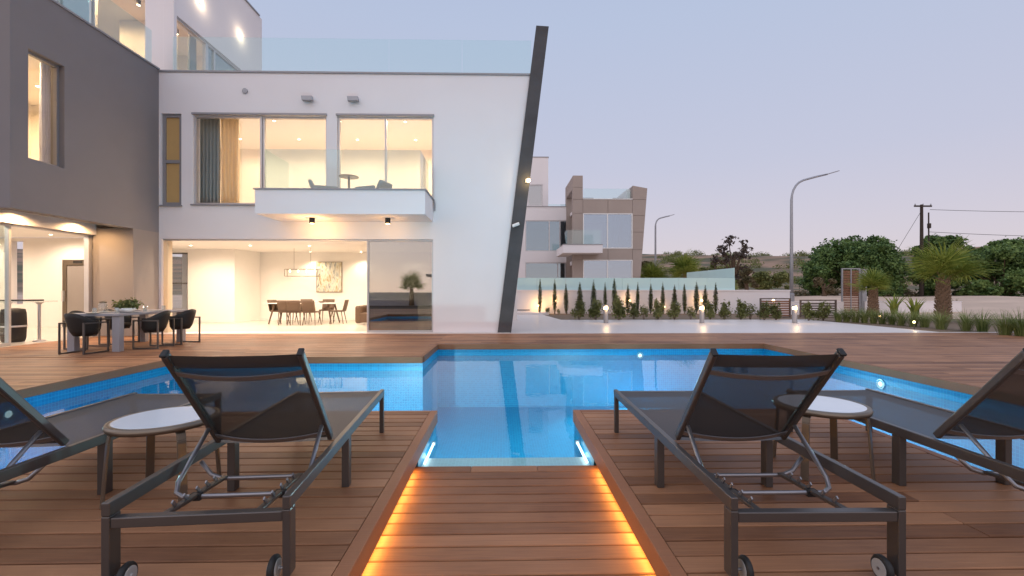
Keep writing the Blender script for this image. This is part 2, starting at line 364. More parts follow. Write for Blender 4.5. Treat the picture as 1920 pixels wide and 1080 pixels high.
# ---- ground sheet and hills
def ground_h(x, y):
    if y < 27 and x < 15: return -2.2
    if y < 19: return -.12
    d = math.hypot(x, y); h = 0.
    t = max(0, min(1, (d - 62) / 230)); h += 19.5 * t * t * (3 - 2 * t)
    h += t * (1.6 * math.sin(x * .021 + 1) + 1.2 * math.sin(x * .047 + y * .02) + .6 * math.sin(x * .11 + y * .05))
    t2 = max(0, min(1, (d - 27) / 24)); h += .6 * t2 * t2 * (3 - 2 * t2)
    h += .12 * max(0, min(1, (d - 28) / 20)) * (math.sin(x * .5) * math.sin(y * .37) + .6 * math.sin(x * .23 + y * .31))
    return h
xs = [-1500, -700, -300, -120, -60, -30, -15, 0, 8, 14.9, 15.1] + [17 + 2 * i for i in range(32)] + [84 + 6 * i for i in range(30)] + [300, 400, 600, 900, 1500]
ys = [-900, -300, -100, -40, -10, 5, 12, 18.9, 19.1, 22, 26.9, 27.1] + [29 + 2 * i for i in range(28)] + [88 + 7 * i for i in range(32)] + [330, 400, 550, 800, 1200, 1800]
g = MB(); g.sheet([[(x, y, ground_h(x, y)) for x in xs] for y in ys])
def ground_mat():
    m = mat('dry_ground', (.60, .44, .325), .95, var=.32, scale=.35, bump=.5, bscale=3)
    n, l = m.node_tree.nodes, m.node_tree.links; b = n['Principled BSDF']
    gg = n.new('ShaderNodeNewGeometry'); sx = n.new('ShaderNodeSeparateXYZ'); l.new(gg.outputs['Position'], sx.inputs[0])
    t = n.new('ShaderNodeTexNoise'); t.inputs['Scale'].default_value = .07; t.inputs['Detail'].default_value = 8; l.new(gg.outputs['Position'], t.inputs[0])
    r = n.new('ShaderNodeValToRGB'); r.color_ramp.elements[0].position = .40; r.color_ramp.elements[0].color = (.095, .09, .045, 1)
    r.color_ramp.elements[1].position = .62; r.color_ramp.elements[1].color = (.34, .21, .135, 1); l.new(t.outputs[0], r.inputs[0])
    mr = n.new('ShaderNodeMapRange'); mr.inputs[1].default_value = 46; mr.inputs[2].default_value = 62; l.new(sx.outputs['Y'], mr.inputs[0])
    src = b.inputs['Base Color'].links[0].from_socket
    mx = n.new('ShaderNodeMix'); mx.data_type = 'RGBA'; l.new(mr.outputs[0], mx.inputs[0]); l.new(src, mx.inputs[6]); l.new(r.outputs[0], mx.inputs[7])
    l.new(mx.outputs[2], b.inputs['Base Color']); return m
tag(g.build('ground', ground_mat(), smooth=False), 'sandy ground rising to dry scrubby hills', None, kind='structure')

# ---- pool basin and water
b = MB()
def down(poly, z0, z1, mbx):
    n = len(poly)
    for i in range(n):
        a, c = poly[i], poly[(i + 1) % n]
        z0 = -.10 if i < n - 1 else -.20
        mbx._a([(a[0], a[1], z0), (c[0], c[1], z0), (c[0], c[1], z1), (a[0], a[1], z1)], [(0, 1, 2, 3)])
down(POOL, -.10, -1.4, b)
b._a([(-6, 2.8, -1.4), (6, 2.8, -1.4), (6, 10.3, -1.4), (-6, 10.3, -1.4)], [(0, 1, 2, 3)])
basin = tag(b.build('swimming_pool', 'pool'), 'blue mosaic swimming pool basin', None, kind='structure')
link('pool_step', MB().box(PL + .002, PR - .002, 3.572, 3.88, -1.39, -.225).mesh('pool_step'), 'ledge', basin)
link('pool_step', MB().box(PL + .002, PR - .002, 3.88, 4.5, -1.39, -.62).mesh('pool_step'), 'pool', basin)
wm = MB(); wm._a([(x, y, WZ) for x, y in POOL], [tuple(range(len(POOL)))[::-1]])
tag(wm.build('pool_water', 'water'), 'clear blue pool water', None, kind='structure')

# ---- timber decks
deck = thing('timber_deck', 'brown timber decking round the pool', None); del deck['label']; tag(deck, kind='structure')
PITCH, GAP, TH = .125, .012, .022
sub = MB()
for x0, x1, y0, y1 in ((-10.6, -5.95, 2.0, 12.7), (-5.95, -1.55, 8.4, 12.7), (-1.55, 16, 10.3, 12.7), (6.03, 16, 2.0, 10.3)): sub.box(x0, x1, y0, y1, -.16, -.055)
for x0, x1, y0, y1 in ((-3.1, PL - .06, 0, 4.45), (PR + .06, 3.1, 0, 4.45), (-5.95, -3.1, 0, 2.8), (3.1, 6.03, 0, 2.8), (-30, 30, -12, 0), (-10.6, -5.95, 0, 2), (6.03, 16, 0, 2)): sub.box(x0, x1, y0, y1, -.16, -.055)
sub.box(PL - .05, PR + .05, -1, 3.5, -.40, WALK - .05)
sub.build('bearer', 'under', deck)
rng = random.Random(3)
ykeys = {}
def plank_obj(x0, x1, y0, zt):
    L = round(x1 - x0, 3)
    if L not in ykeys: ykeys[L] = MB().plank(0, L, 0, PITCH - GAP, -TH, 0).mesh('plank')
    link('plank', ykeys[L], 'wood', deck, loc=(x0, y0, zt + rng.uniform(-.0012, .0012)), rot=(rng.uniform(-.003, .003), 0, 0))
y = 1.3
while y < 4.5:
    for side in (-1, 1):
        a = abs(PL if side < 0 else PR) + .062
        far = 3.185 if y > 2.8 else 5.9
        cuts = [a, far]
        if far - a > 3: cuts = [a, a + rng.choice((1.6, 2.4, 3.0)), far]
        for u0, u1 in zip(cuts, cuts[1:]):
            plank_obj(*((u0, u1 - .003) if side > 0 else (-u1 + .003, -u0)), y, 0)
    y += PITCH
y = 3.57 - PITCH
cuts0 = [PL - .03, PL + .42, PL + .93, PR + .03]
row = 0
while y > 1.2:
    cc = cuts0 if row == 0 else [PL - .03, PR + .03]
    for u0, u1 in zip(cc, cc[1:]): plank_obj(u0, u1 - .003, y, WALK)
    y -= PITCH; row += 1
far = MB()
def plankfield(x0, x1, y0, y1, zt=0):
    y = y0
    while y < y1 - .02:
        x = x0 - rng.uniform(0, 2.5)
        while x < x1:
            L = rng.choice((2.4, 3.0, 3.6)); a, c = max(x, x0), min(x + L - .003, x1)
            if c > a + .02: far.plank(a, c, y, min(y + PITCH - GAP, y1), -TH, zt + rng.uniform(-.0012, .0012), rng.uniform(.01, .99))
            x += L
        y += PITCH
plankfield(-10.6, -5.92, 1.3, 8.3); plankfield(-10.6, -1.51, 8.37, 12.72); plankfield(-1.51, 16, 10.27, 12.72); plankfield(6.0, 16, 1.3, 10.27)
plankfield(-10.6, PL - .062, -4, 1.3); plankfield(PR + .062, 16, -4, 1.3); plankfield(PL - .03, PR + .03, -1, 1.2, WALK + .0)
tag(far.build('plank_field', 'wood', deck), kind='stuff')
# trims along every pool and walkway edge
def trim(a, c, inward, h=.115, wd=.058):
    """edge board: a flat cap and a fascia; inward is the unit vector pointing to the water"""
    m = MB(); ax, ay = a; cx, cyy = c; ix, iy = inward
    x0, x1 = sorted((ax, cx)); y0, y1 = sorted((ay, cyy))
    if ix: x0, x1 = sorted((ax + ix * .012, ax - ix * wd))
    else: y0, y1 = sorted((ay + iy * .012, ay - iy * wd))
    m.box(x0, x1, y0, y1, -h, .003)
    return m.build('edge_board', 'trim', deck, bevel=.004)
trim((PL, -1), (PL, 4.562), (1, 0)); trim((PR, -1), (PR, 4.562), (-1, 0))
trim((-3.2, 4.55), (PL - .06, 4.55), (0, 1)); trim((PR + .06, 4.55), (3.2, 4.55), (0, 1))
trim((-3.2, 2.9), (-3.2, 4.49), (-1, 0)); trim((3.2, 2.9), (3.2, 4.49), (1, 0))
trim((-5.85, 2.9), (-3.2, 2.9), (0, 1)); trim((3.2, 2.9), (5.93, 2.9), (0, 1))
trim((-5.85, 2.97), (-5.85, 8.3), (1, 0)); trim((5.93, 2.97), (5.93, 10.2), (-1, 0))
trim((-5.838, 8.3), (-1.45, 8.3), (0, -1)); trim((-1.45, 8.37), (-1.45, 10.2), (1, 0)); trim((-1.438, 10.2), (5.918, 10.2), (0, -1))
# LED strips tucked under the walkway edges
for X, s, nm in ((PL, -1, 'left'), (PR, 1, 'right')):
    t = thing('led_strip', f'amber light strip under the {nm} platform edge beside the sunken walkway', 'light strip', (X, 1.5, -.128), group='walkway light strips')
    link('diffuser', MB().box(-.006, .006, -1.6, 1.98, -.009, .009).mesh('diffuser'), 'led', t, loc=(s * .013, 0, 0))
    link('housing', MB().box(.008, .02, -1.6, 1.98, -.012, .012).mesh('housing') if s > 0 else MB().box(-.02, -.008, -1.6, 1.98, -.012, .012).mesh('housing'), 'alu', t, loc=(s * .013, 0, 0))
# underwater strips beside the step
for X, nm in ((PL + .03, 'left'), (PR - .03, 'right')):
    t = thing('pool_strip_light', f'white light strip just under the water at {nm} of the pool step', 'light strip', (X, 3.75, -.2))
    link('tube', MB().tube([(0, -.05, 0), (0, .42, 0)], .011, 8).mesh('tube'), 'poolglow', t)
    lamp('strip_light', t, (0, .2, -.05), .5, (.85, .95, 1), .05)
    link('clip', MB().box(-.016, .016, .42, .44, -.016, .016).mesh('clip'), 'alu', t)
# round pool lamps; the two under the platforms are unseen, added to brighten water
for i, (X, Y, nx, ny, lb) in enumerate(((3.1, 10.19, 0, -1, 'round white pool lamp glowing in the far pool wall'), (5.92, 7.0, -1, 0, 'round white pool lamp glowing in the right pool wall'), (-5.84, 5.5, 1, 0, 'round white pool lamp glowing in the left pool wall'),
                                        (-2.2, 4.57, 0, 1, 'unseen pool lamp added under the left platform to brighten the water'), (2.2, 4.57, 0, 1, 'unseen pool lamp added under the right platform to brighten the water'))):
    t = thing('pool_lamp', lb, 'pool lamp', (X, Y, -.26 if i < 3 else -.5), group='underwater pool lamps')
    ax = 'x' if nx else 'y'; s = nx or ny
    link('lens', MB().lathe([(.042, s * .006), (.034, s * .012), (.012, s * .014)], axis=ax).mesh('lens'), 'poolglow', t)
    link('ring', MB().lathe([(.075, s * .001), (.075, s * .008), (.057, s * .0085), (.057, s * .001)], axis=ax, ring=True).mesh('ring'), 'alu', t)
    lamp('pool_light', t, (nx * .06, ny * .06, -.1), 680 if i < 3 else 480, (.70, .95, 1), .06, 'SPOT', (R(62 if i < 3 else 86), 0, math.atan2(-nx, ny)), 125)

# ---- white terrace paving and beds
tp = MB()
tp.box(-12, 0.2, 12.735, 12.99, -.15, .012)
tp.box(.2, 12.6, 12.735, 18.6, -.15, .006); tp.prism_xy([(.2, 18.6), (2.4, 18.6), (2.0, 22.5), (.2, 22.5)], -.15, .006)
tp.box(12.6, 16, 12.735, 12.9, -.15, .002)
tag(tp.build('terrace_paving', 'terrace'), 'pale polished terrace paving beyond the deck', None, kind='structure')
bd = MB(); bd.prism_xy([(2.4, 18.6), (12.6, 18.6), (12.6, 12.9), (16, 12.9), (30, 12.9), (30, 23.2), (2.0, 24.0)], -.2, -.012)
tag(bd.build('planting_bed', 'soil'), 'bare soil planting bed', None, kind='structure')
st = MB(); st.box(.2, 2.3, 22.5, 24.0, -.1, .10)
tag(st.build('terrace_step', 'terrace'), 'low paved step at the garden wall', None, kind='structure')

# ================================================================== VILLA
YF = 13.0
villa = thing('villa', 'large white and grey modern villa with lit rooms behind the pool', 'house', (-5, YF, 0))
VO = villa.location.copy()
def vp(o):                                   # parent keeping world coordinates
    o.parent = villa; o.matrix_parent_inverse.identity(); o.location = o.location - VO; return o
def part(name, mb, m, **k): return vp(mb.build(name, m, **k))
def sub_(o, name, mb, m, **k):
    c = mb.build(name, m, **k); c.parent = o; return c         # o sits at -VO inside villa, so world coords hold
def rect(x0, x1, y0, y1, Y=YF):
    a, zb = W(x0, y1, Y); c, _ = W(x1, y1, Y); _, zt = W((x0 + x1) / 2, y0, Y); return [a, c, zb, zt]
GO = rect(303, 812, 450, 624); GO[2] = .012; GO[3] = 2.66
NW = rect(302, 340, 213, 386); WA = rect(362, 488, 217, 383); WB = rect(490, 612, 217, 340); WC = rect(632, 813, 218, 384)
ZT = max(WA[3], WC[3]); WA[3] = WB[3] = WC[3] = ZT; NW[3] = ZT + .03
ZB = WA[2]; WC[2] = ZB; WB[2] = ZB; NW[2] = ZB - .03
WA[1] = WB[0] = WX(489, YF)
ZP = W(600, 138, YF)[1]                       # parapet top
XL = WX(298, YF)                              # plane of the grey side wall, also the left end of the white front
XFIN0, XFIN1 = WX(933, YF), WX(1005, YF); ZFIN = W(1015, 51, YF)[1]
def finx(z): return XFIN0 + (XFIN1 - XFIN0) * z / ZFIN
XE = -1.3
part('facade_wall', MB().holes('y', YF, YF + .3, XL, XE, 0, ZP, [GO, NW, [WA[0], WB[1], ZB, ZT], WC]), 'white')
part('facade_end', MB().prism_xz([(XE, .0), (finx(0) + .02, 0), (finx(ZP) + .02, ZP), (XE, ZP)], YF, YF + .3), 'white')
part('parapet_cap', MB().prism_xz([(XL, ZP + .001), (finx(ZP), ZP + .001), (finx(ZP) + .005, ZP + .05), (XL, ZP + .05)], YF - .035, YF + .33), 'cap')
# leaning stone fin
f = part('stone_fin', MB().prism_xz([(finx(0), .0), (finx(0) + .385, .0), (finx(ZFIN) + .36, ZFIN - .02), (finx(ZFIN), ZFIN)], YF - .09, YF + 1.2), 'stone', bevel=.01)
# slabs and rooms of the main block
LB, KB = 18.6, 15.3                            # rear walls of the living room and the kitchen
part('floor_slab', MB().prism_xy([(XL - 1.0, YF + .3), (finx(3) - .1, YF + .3), (finx(3) - .1, LB), (-12.9, LB), (-12.9, KB + .2), (-11.3, KB + .2)], 2.75, 3.58), 'ceiling')
part('ground_floor', MB().box(-12.9, 0, YF, LB, -.12, .010), 'floor')
part('roof_slab', MB().box(-12.9, finx(6.5) - .1, YF + .3, LB, 6.42, 6.9), 'ceiling')
part('rear_wall', MB().holes('y', LB, LB + .25, -12.9, .6, 0, 6.9, []), 'interior')
part('end_wall', MB().box(-.75, -.55, YF + .3, LB, 0, 6.42), 'interior')
part('outer_end_wall', MB().box(-.5, -.2, YF + .31, LB, 0, 6.9), 'white')
# jogged interior wall with a tall window at its left end
JB = 17.2
gw = [WX(315, JB), WX(352, JB), .012, 2.62]
part('partition_wall', MB().holes('y', JB, JB + .2, -12.9, WX(440, JB), 0.01, 2.75, [gw]), 'interior')
x0, x1 = WX(440, JB), WX(488, LB)
part('angled_wall', MB().prism_xy([(x0, JB), (x1, LB - .01), (x0, LB - .01)], .01, 2.75), 'interior')
wn = part('window', MB().box(gw[0], gw[1], JB + .08, JB + .10, gw[2], gw[3]), 'glass')
sub_(wn, 'frame', MB().holes('y', JB + .05, JB + .12, gw[0] - .002, gw[1] + .002, gw[2], gw[3], [[gw[0] + .05, gw[1] - .05, gw[2] + .05, 1.45], [gw[0] + .05, gw[1] - .05, 1.5, gw[3] - .05]]), 'metal')
part('side_wall', MB().box(-12.95, -12.75, KB + .21, JB, 0.01, 2.75), 'interior')
part('upper_side_wall', MB().box(-10.6, -10.45, YF + .3, 17.0, 3.58, 6.42), 'interior')
part('upper_partition', MB().box(-12.9, -.7, 17.0, 17.2, 3.58, 6.42), 'interior')
part('skirting', MB().box(WX(355, JB), WX(440, JB), JB - .015, JB, .012, .10), 'paper')
part('skirting', MB().box(x1, -.76, LB - .015, LB, .012, .10), 'paper')

def window(r, Y, divs=(), glassm='glass', fr=.055, dep=.09, sill=True, fm='alu', axis='y', hor=()):
    """a frame ring with mullions, one pane per light, and a sill"""
    u = [r[0]] + list(divs) + [r[1]]; v = [r[2]] + list(hor) + [r[3]]
    hs = []
    for i in range(len(u) - 1):
        for j in range(len(v) - 1):
            hs.append([u[i] + (fr if i == 0 else fr / 2), u[i + 1] - (fr if i == len(u) - 2 else fr / 2), v[j] + (fr if j == 0 else fr / 2), v[j + 1] - (fr if j == len(v) - 2 else fr / 2)])
    o = part('window', MB().holes(axis, Y, Y + dep, r[0] + .002, r[1] - .002, r[2] + .002, r[3] - .002, hs), fm)
    for h in hs:
        m = MB()
        if axis == 'y': m.box(h[0] - .01, h[1] + .01, Y + dep * .45, Y + dep * .45 + .012, h[2] - .01, h[3] + .01)
        else: m.box(Y + dep * .45, Y + dep * .45 + .012, h[0] - .01, h[1] + .01, h[2] - .01, h[3] + .01)
        sub_(o, 'pane', m, glassm)
    if sill and axis == 'y': sub_(o, 'sill', MB().box(r[0] - .05, r[1] + .03, Y - .11, Y + .02, r[2] - .035, r[2] - .001), 'cap')
    if sill and axis == 'x': sub_(o, 'sill', MB().box(Y - .02, Y + .10, r[0] - .03, r[1] + .05, r[2] - .03, r[2] - .001), 'cap')
    return o
window(NW, YF + .05, glassm='amber', hor=(W(320, 302, YF)[1],), fr=.09, fm='cap')
window([WA[0], WA[1], ZB, ZT], YF + .06)
window([WB[0], WB[1], ZB, ZT], YF + .10, sill=False)
window(WC, YF + .06, divs=(WX(722, YF),), sill=False)
part('window_hood', MB().box(WA[0] - .02, WB[1] + .02, YF - .05, YF + .04, ZT + .001, ZT + .05), 'cap')
part('window_hood', MB().box(WC[0] - .02, WC[1] + .02, YF - .05, YF + .04, ZT + .001, ZT + .05), 'cap')
# ground-floor sliding doors: open on the left, one tinted leaf closed on the right
xd = WX(686, YF)
window([xd, GO[1], .012, GO[3]], YF + .08, glassm='dark_glass', sill=False, fr=.05, dep=.1)
part('door_track', MB().box(GO[0], xd, YF + .06, YF + .22, GO[3] - .04, GO[3] - .001), 'alu')
part('door_jamb', MB().box(GO[0] + .001, GO[0] + .12, YF + .07, YF + .25, .013, GO[3] - .045), 'sheer')

# balcony
BY = 11.65; zt = W(640, 356, BY)[1]; zb = W(640, 401, BY)[1]; bx0, bx1 = WX(478, BY), WX(797, BY)
BF = zb + .22
bal = part('balcony', MB().box(bx0, bx1, BY, YF - .001, zb, BF), 'white')
sub_(bal, 'upstand', MB().box(bx0, bx1, BY, BY + .15, BF, zt), 'white'); sub_(bal, 'upstand', MB().box(bx0, bx0 + .15, BY + .15, YF - .001, BF, zt), 'white'); sub_(bal, 'upstand', MB().box(bx1 - .15, bx1, BY + .15, YF - .001, BF, zt), 'white')
sub_(bal, 'cap', MB().prism_xy([(bx0 - .035, BY - .035), (bx1 + .035, BY - .035), (bx1 + .035, YF - .002), (bx1 - .16, YF - .002), (bx1 - .16, BY + .16), (bx0 + .16, BY + .16), (bx0 + .16, YF - .002), (bx0 - .035, YF - .002)], zt + .001, zt + .035), 'cap')
gz0, gz1 = zt + .036, W(640, 279, BY)[1]
gx0, gx1 = WX(495, BY), WX(786, BY)
for a, c in ((gx0, gx0 + (gx1 - gx0) * .5), (gx0 + (gx1 - gx0) * .5 + .012, gx1)):
    sub_(bal, 'glass_panel', MB().box(a, c, BY + .06, BY + .075, gz0, gz1), 'railglass')
sub_(bal, 'glass_panel', MB().box(gx1 + .004, gx1 + .019, BY + .062, YF - .003, gz0, gz1), 'railglass')
sub_(bal, 'glass_panel', MB().box(gx0 - .02, gx0 - .005, BY + .062, YF - .003, gz0, gz1), 'railglass')
sub_(bal, 'downspout', MB().tube([(bx1 + .03, YF - .06, zt + .02), (bx1 + .05, YF - .05, zt - .10), (bx1 + .05, YF - .05, zt - .3)], .022, 8), 'cap')

# roof terrace balustrade
zr0, zr1 = ZP + .051, W(700, 72, YF)[1] + .03
xs_ = [WX(320, YF), WX(455, YF), WX(590, YF), WX(728, YF), WX(866, YF), WX(997, YF)]
for a, c in zip(xs_, xs_[1:]):
    part('glass_panel', MB().box(a + .006, c - .006, YF + .08, YF + .095, zr0, zr1), 'railglass')

# ---- grey side volume
ZG0, ZG1 = 2.83, V(290, 126, XL)[1]; YG = V(19, 400, XL)[0]; YP = V(250, 430, XL)[0]
gwin = []
ya, za = V(53, 90, XL); yb, zb_ = V(121, 120, XL); _, zc = V(53, 297, XL)
gwin = [ya, yb, zc, za]
part('grey_side_wall', MB().holes('x', XL - .3, XL, YG, YF - .001, ZG0, ZG1, [gwin]), 'grey')
part('grey_pier', MB().box(XL - 1.05, XL, YP, YF - .001, .012, ZG0 - .001), 'taupe')
part('grey_front_wall', MB().box(-19, XL - .301, YG, YG + .3, ZG0, ZG1), 'grey')
part('grey_cap', MB().box(XL - .33, XL + .03, YG - .03, YF - .002, ZG1 + .001, ZG1 + .045), 'cap')
part('grey_floor', MB().box(-19, XL - .301, YG + .301, YF + 2.3, ZG0 + .12, 3.55), 'ceiling')
part('grey_roof', MB().box(-19, XL - .301, YG + .301, YF + .29, 6.4, 6.85), 'ceiling')
part('grey_room_wall', MB().box(-13.4, -13.2, YG + .301, YF + .3, 3.55, 6.4), 'interior')
part('grey_room_wall', MB().box(-13.2, XL - .301, YF + .02, YF + .29, 3.55, 6.4), 'interior')
o = window(gwin, XL - .20, axis='x', fr=.05, dep=.08, sill=True, fm='cap')
# terrace glass above the grey wall
for a, c in ((YG + .05, 10.4), (10.41, 11.7), (11.71, 12.9)):
    part('glass_panel', MB().box(XL - .14, XL - .125, a, c, ZG1 + .046, ZG1 + 1.05), 'railglass')

# ---- kitchen behind the covered side opening
XK = -10.72
part('soffit_beam', MB().box(XL - .95, XK - .26, YG + .31, YP - .001, 2.66, 2.949), 'white')
part('kitchen_floor', MB().box(-19, XK + .12, YG - 2, KB, -.12, .008), 'floor')
part('kitchen_rear_wall', MB().holes('y', KB, KB + .2, -19, -11.32, 0.008, 2.94, [[WX(20, KB), WX(43, KB), .75, W(30, 452, KB)[1]]]), 'interior')
part('kitchen_side_wall', MB().prism_xy([(XK - .13, YP + .02), (XL - 1.06, YF - .01), (-11.2, KB - .15), (-11.3, KB + .15), (-11.36, KB - .01)], .011, 2.94), 'interior')
part('kitchen_outer_wall', MB().box(-19.2, -19, YG - .5, KB, 0, 6.9), 'white')
part('kitchen_front_wall', MB().box(-19, -14.5, YG + .01, YG + .28, .01, ZG0 - .001), 'taupe')
yk0 = V(22, 545, XK)[0]
for (a, c) in ((YG - .4, yk0), ):
    window([a, c, .014, 2.655], XK - .1, axis='x', fr=.05, dep=.09, sill=False, glassm='railglass')
part('door_jamb', MB().box(XK - .12, XK, YP - .10, YP - .003, .013, 2.655), 'alu')
part('door_track', MB().box(XK - .14, XK + .02, yk0 + .01, YP - .11, 2.62, 2.655), 'alu')
kd = part('inner_door', MB().holes('y', KB - .06, KB - .001, WX(120, KB), WX(165, KB), .012, W(140, 487, KB)[1], [[WX(128, KB), WX(160, KB), .013, W(140, 497, KB)[1] - .02]]), 'bronze')
sub_(kd, 'leaf', MB().box(WX(128, KB) + .004, WX(160, KB) - .004, KB - .045, KB - .01, .02, W(140, 497, KB)[1] - .03), 'taupe')
sub_(kd, 'handle', MB().box(WX(122, KB), WX(122, KB) + .05, KB - .12, KB - .061, .85, 1.2), 'alu')
sub_(kd, 'grille', MB().box(WX(141, KB), WX(157, KB), KB - .075, KB - .061, W(140, 494, KB)[1], W(140, 489, KB)[1]), 'black')

# ---- penthouse
PYF, PYB, PZ0, PZ1 = 13.34, 17.9, 6.9, 11.9; PX = WX(326, PYF)
sw = [PYF + .12, 16.9, 7.3, W(327, 24, PYF)[1]]
part('penthouse_side_wall', MB().holes('x', PX - .3, PX, PYF, PYB, PZ0, PZ1, [sw]), 'white')
fo = [WX(100, PYF), WX(272, PYF), 7.0, 10.3]
part('penthouse_front_wall', MB().holes('y', PYF, PYF + .3, -18, PX - .301, PZ0, PZ1, [fo]), 'white')
part('penthouse_cap', MB().box(PX - .34, PX + .04, PYF - .03, PYB + .04, PZ1 + .001, PZ1 + .05), 'cap')
part('penthouse_rear_wall', MB().box(-18, PX, PYB, PYB + .25, PZ0, PZ1), 'white')
part('penthouse_ceiling', MB().box(-18, PX - .301, PYF + .301, PYB - .001, 10.31, 10.5), 'ceiling')
part('penthouse_inner_wall', MB().box(-12.9, PX - 1.6, 15.6, 15.75, PZ0, 10.3), 'interior')
part('penthouse_floor', MB().box(-18, PX - .301, PYF + .31, PYB - .001, 6.9, 7.0), 'floor')
window([sw[0], 14.9, sw[2], sw[3]], PX - .16, axis='x', fr=.06, dep=.1, sill=False)
window([14.9, sw[1], sw[2], sw[3]], PX - .16, divs=(15.3,), axis='x', fr=.07, dep=.1, sill=False, glassm='blue_glass')
o2 = window([fo[0], WX(165, PYF), fo[2], fo[3]], PYF + .1, sill=False, fr=.06, glassm='blue_glass')
window([WX(165, PYF), fo[1], fo[2], fo[3]], PYF + .16, sill=False, fr=.06)

# ---- curtains (hung inside: separate things)
def curtain(name, label, m, x0, x1, y, z0, z1, folds, amp=.06, axis='y', gather=0.):
    n = folds * 8; g_ = []
    for k in range(7):
        v = k / 6; rowp = []
        for i in range(n + 1):
            u = i / n; xx = x0 + (x1 - x0) * (u * (1 - gather * math.sin(math.pi * min(1, v * 1.3)) * .5))
            off = amp * math.sin(u * folds * 2 * math.pi + .5 * math.sin(3 * v)) * (.7 + .5 * v)
            z = z1 + (z0 - z1) * v
            rowp.append((xx, y + off, z) if axis == 'y' else (y + off, xx, z))
        g_.append(rowp)
    o = MB().sheet(g_).build(name, m, smooth=True)
    s_ = o.modifiers.new('solid', 'SOLIDIFY'); s_.thickness = .006
    return tag(o, label, 'curtain')
cy0 = YF + .55
curtain('curtain', 'long grey pleated curtain gathered at left of the upstairs window', 'curtain', WX(358, cy0), WX(412, cy0), cy0, 3.62, 6.30, 8)
curtain('curtain', 'cream pleated curtain hanging beside the grey one upstairs', 'sheer', WX(414, cy0 + .03), WX(448, cy0 + .03), cy0 + .03, 3.62, 6.30, 5)
curtain('curtain', 'pale blue curtain in the tall window of the grey wall', 'bluecurtain', 10.33, 10.68, XL - .62, 3.56, 6.36, 5, axis='x', gather=.5)
curtain('curtain', 'grey curtain inside the penthouse side window', 'curtain', 14.6, 14.95, PX - .45, 7.01, 10.2, 4, axis='x')

# ---- recessed downlights (parts of the villa)
dl = MB().lathe([(.052, 0), (.052, -.012), (.042, -.014)], n=16).mesh('downlight')
dg = MB().lathe([(.040, -.0145), (.034, -.017)], n=16).mesh('bulb')
def downlight(x, y, z, p, col=(1, .76, .46), spot=None):
    o = vp(link('downlight', dl, 'paper', loc=(x, y, z)))
    link('bulb', dg, 'spotglow', o)
    if p: lamp('downlight_glow', o, (0, 0, -.03), p, col, .04, 'SPOT', None, spot or 172)
for x in (-10.6, -8.6, -6.6, -4.6, -2.4):
    for y in (14.2, 15.7): downlight(x, y, 2.749, 180, (1, .79, .60))
for x in (-7.6, -5.6, -3.6): downlight(x, 18.15, 2.749, 90, (1, .82, .58), spot=120)
for x in (-9, -7, -5, -3, -1.5):
    for y in (14.1, 15.8): downlight(x, y, 6.419, 118, (1, .69, .43))
for x, y in ((-11.5, 9.8), (-11.5, 11.6), (-14, 9.8), (-14.5, 12.5), (-14, 14.4), (-16.5, 12), (-17, 14.5)): downlight(x, y, 2.949, 150, (1, .79, .60))
for x, y in ((-10.7, 10.2), (-11.8, 11.8), (-12.4, 10)): downlight(x, y, 6.399, 340, (1, .66, .34))
for x, y in ((-11.6, 14.2), (-13, 14.6), (-10.6, 14.6), (-10.7, 16.6)): downlight(x, y, 10.309, 150, (1, .58, .28))
# covered porch spots wash the soffit beam
for px in (38, 150):
    yy = V(px, 405, XL - .8)[0]; downlight(XL - .72, yy, 2.945, 110, (1, .60, .27), spot=165)
part('porch_soffit', MB().box(XL - .95, XL - .301, YG + .31, YP - .001, 2.95, 3.0), 'white')
# pier jamb glow comes from this spot by the living-room opening
# ---- wall fixtures
def floodlight(px, py, label):
    x, z = W(px, py, YF)
    t = thing('floodlight', label, 'floodlight', (x, YF, z), group='grey floodlights on the white front')
    link('housing', MB().prism_xz([(-.15, -.06), (.15, -.06), (.13, .07), (-.17, .07)], -.16, -.06).mesh('housing'), 'galv', t, bevel=.01)
    link('bracket', MB().box(-.05, .05, -.06, 0, -.03, .03).mesh('bracket'), 'cap', t)
floodlight(580, 188, 'square grey unlit floodlight on white front, nearer the grey wall')
floodlight(665, 189, 'square grey unlit floodlight on white front, nearer the dark fin')
x, z = W(460, 171, YF)
t = thing('wall_vent', 'small round grey vent high on the white front wall', 'vent', (x, YF, z))
link('ring', MB().lathe([(.075, -.001), (.075, -.035), (.055, -.04)], axis='y').mesh('ring'), 'galv', t)
link('grille', MB().lathe([(.053, -.03), (.05, -.036)], axis='y').mesh('grille'), 'cap', t)
for px, lb in ((585, 'black cylinder downlight glowing under the balcony, left one'), (727, 'black cylinder downlight under the balcony, right one')):
    Y = 12.3; x = WX(px, Y)
    t = thing('balcony_lamp', lb, 'lamp', (x, Y, zb), group='cylinder lamps under the balcony')
    link('housing', MB().lathe([(.07, -.002), (.07, -.15), (.06, -.15)], n=20).mesh('housing'), 'black', t)
    link('bulb', MB().lathe([(.055, -.150), (.045, -.156)], n=16).mesh('bulb'), 'lampglow', t)
    lamp('lamp_light', t, (0, 0, -.2), 34 if px < 600 else 10, (1, .55, .2), .05)
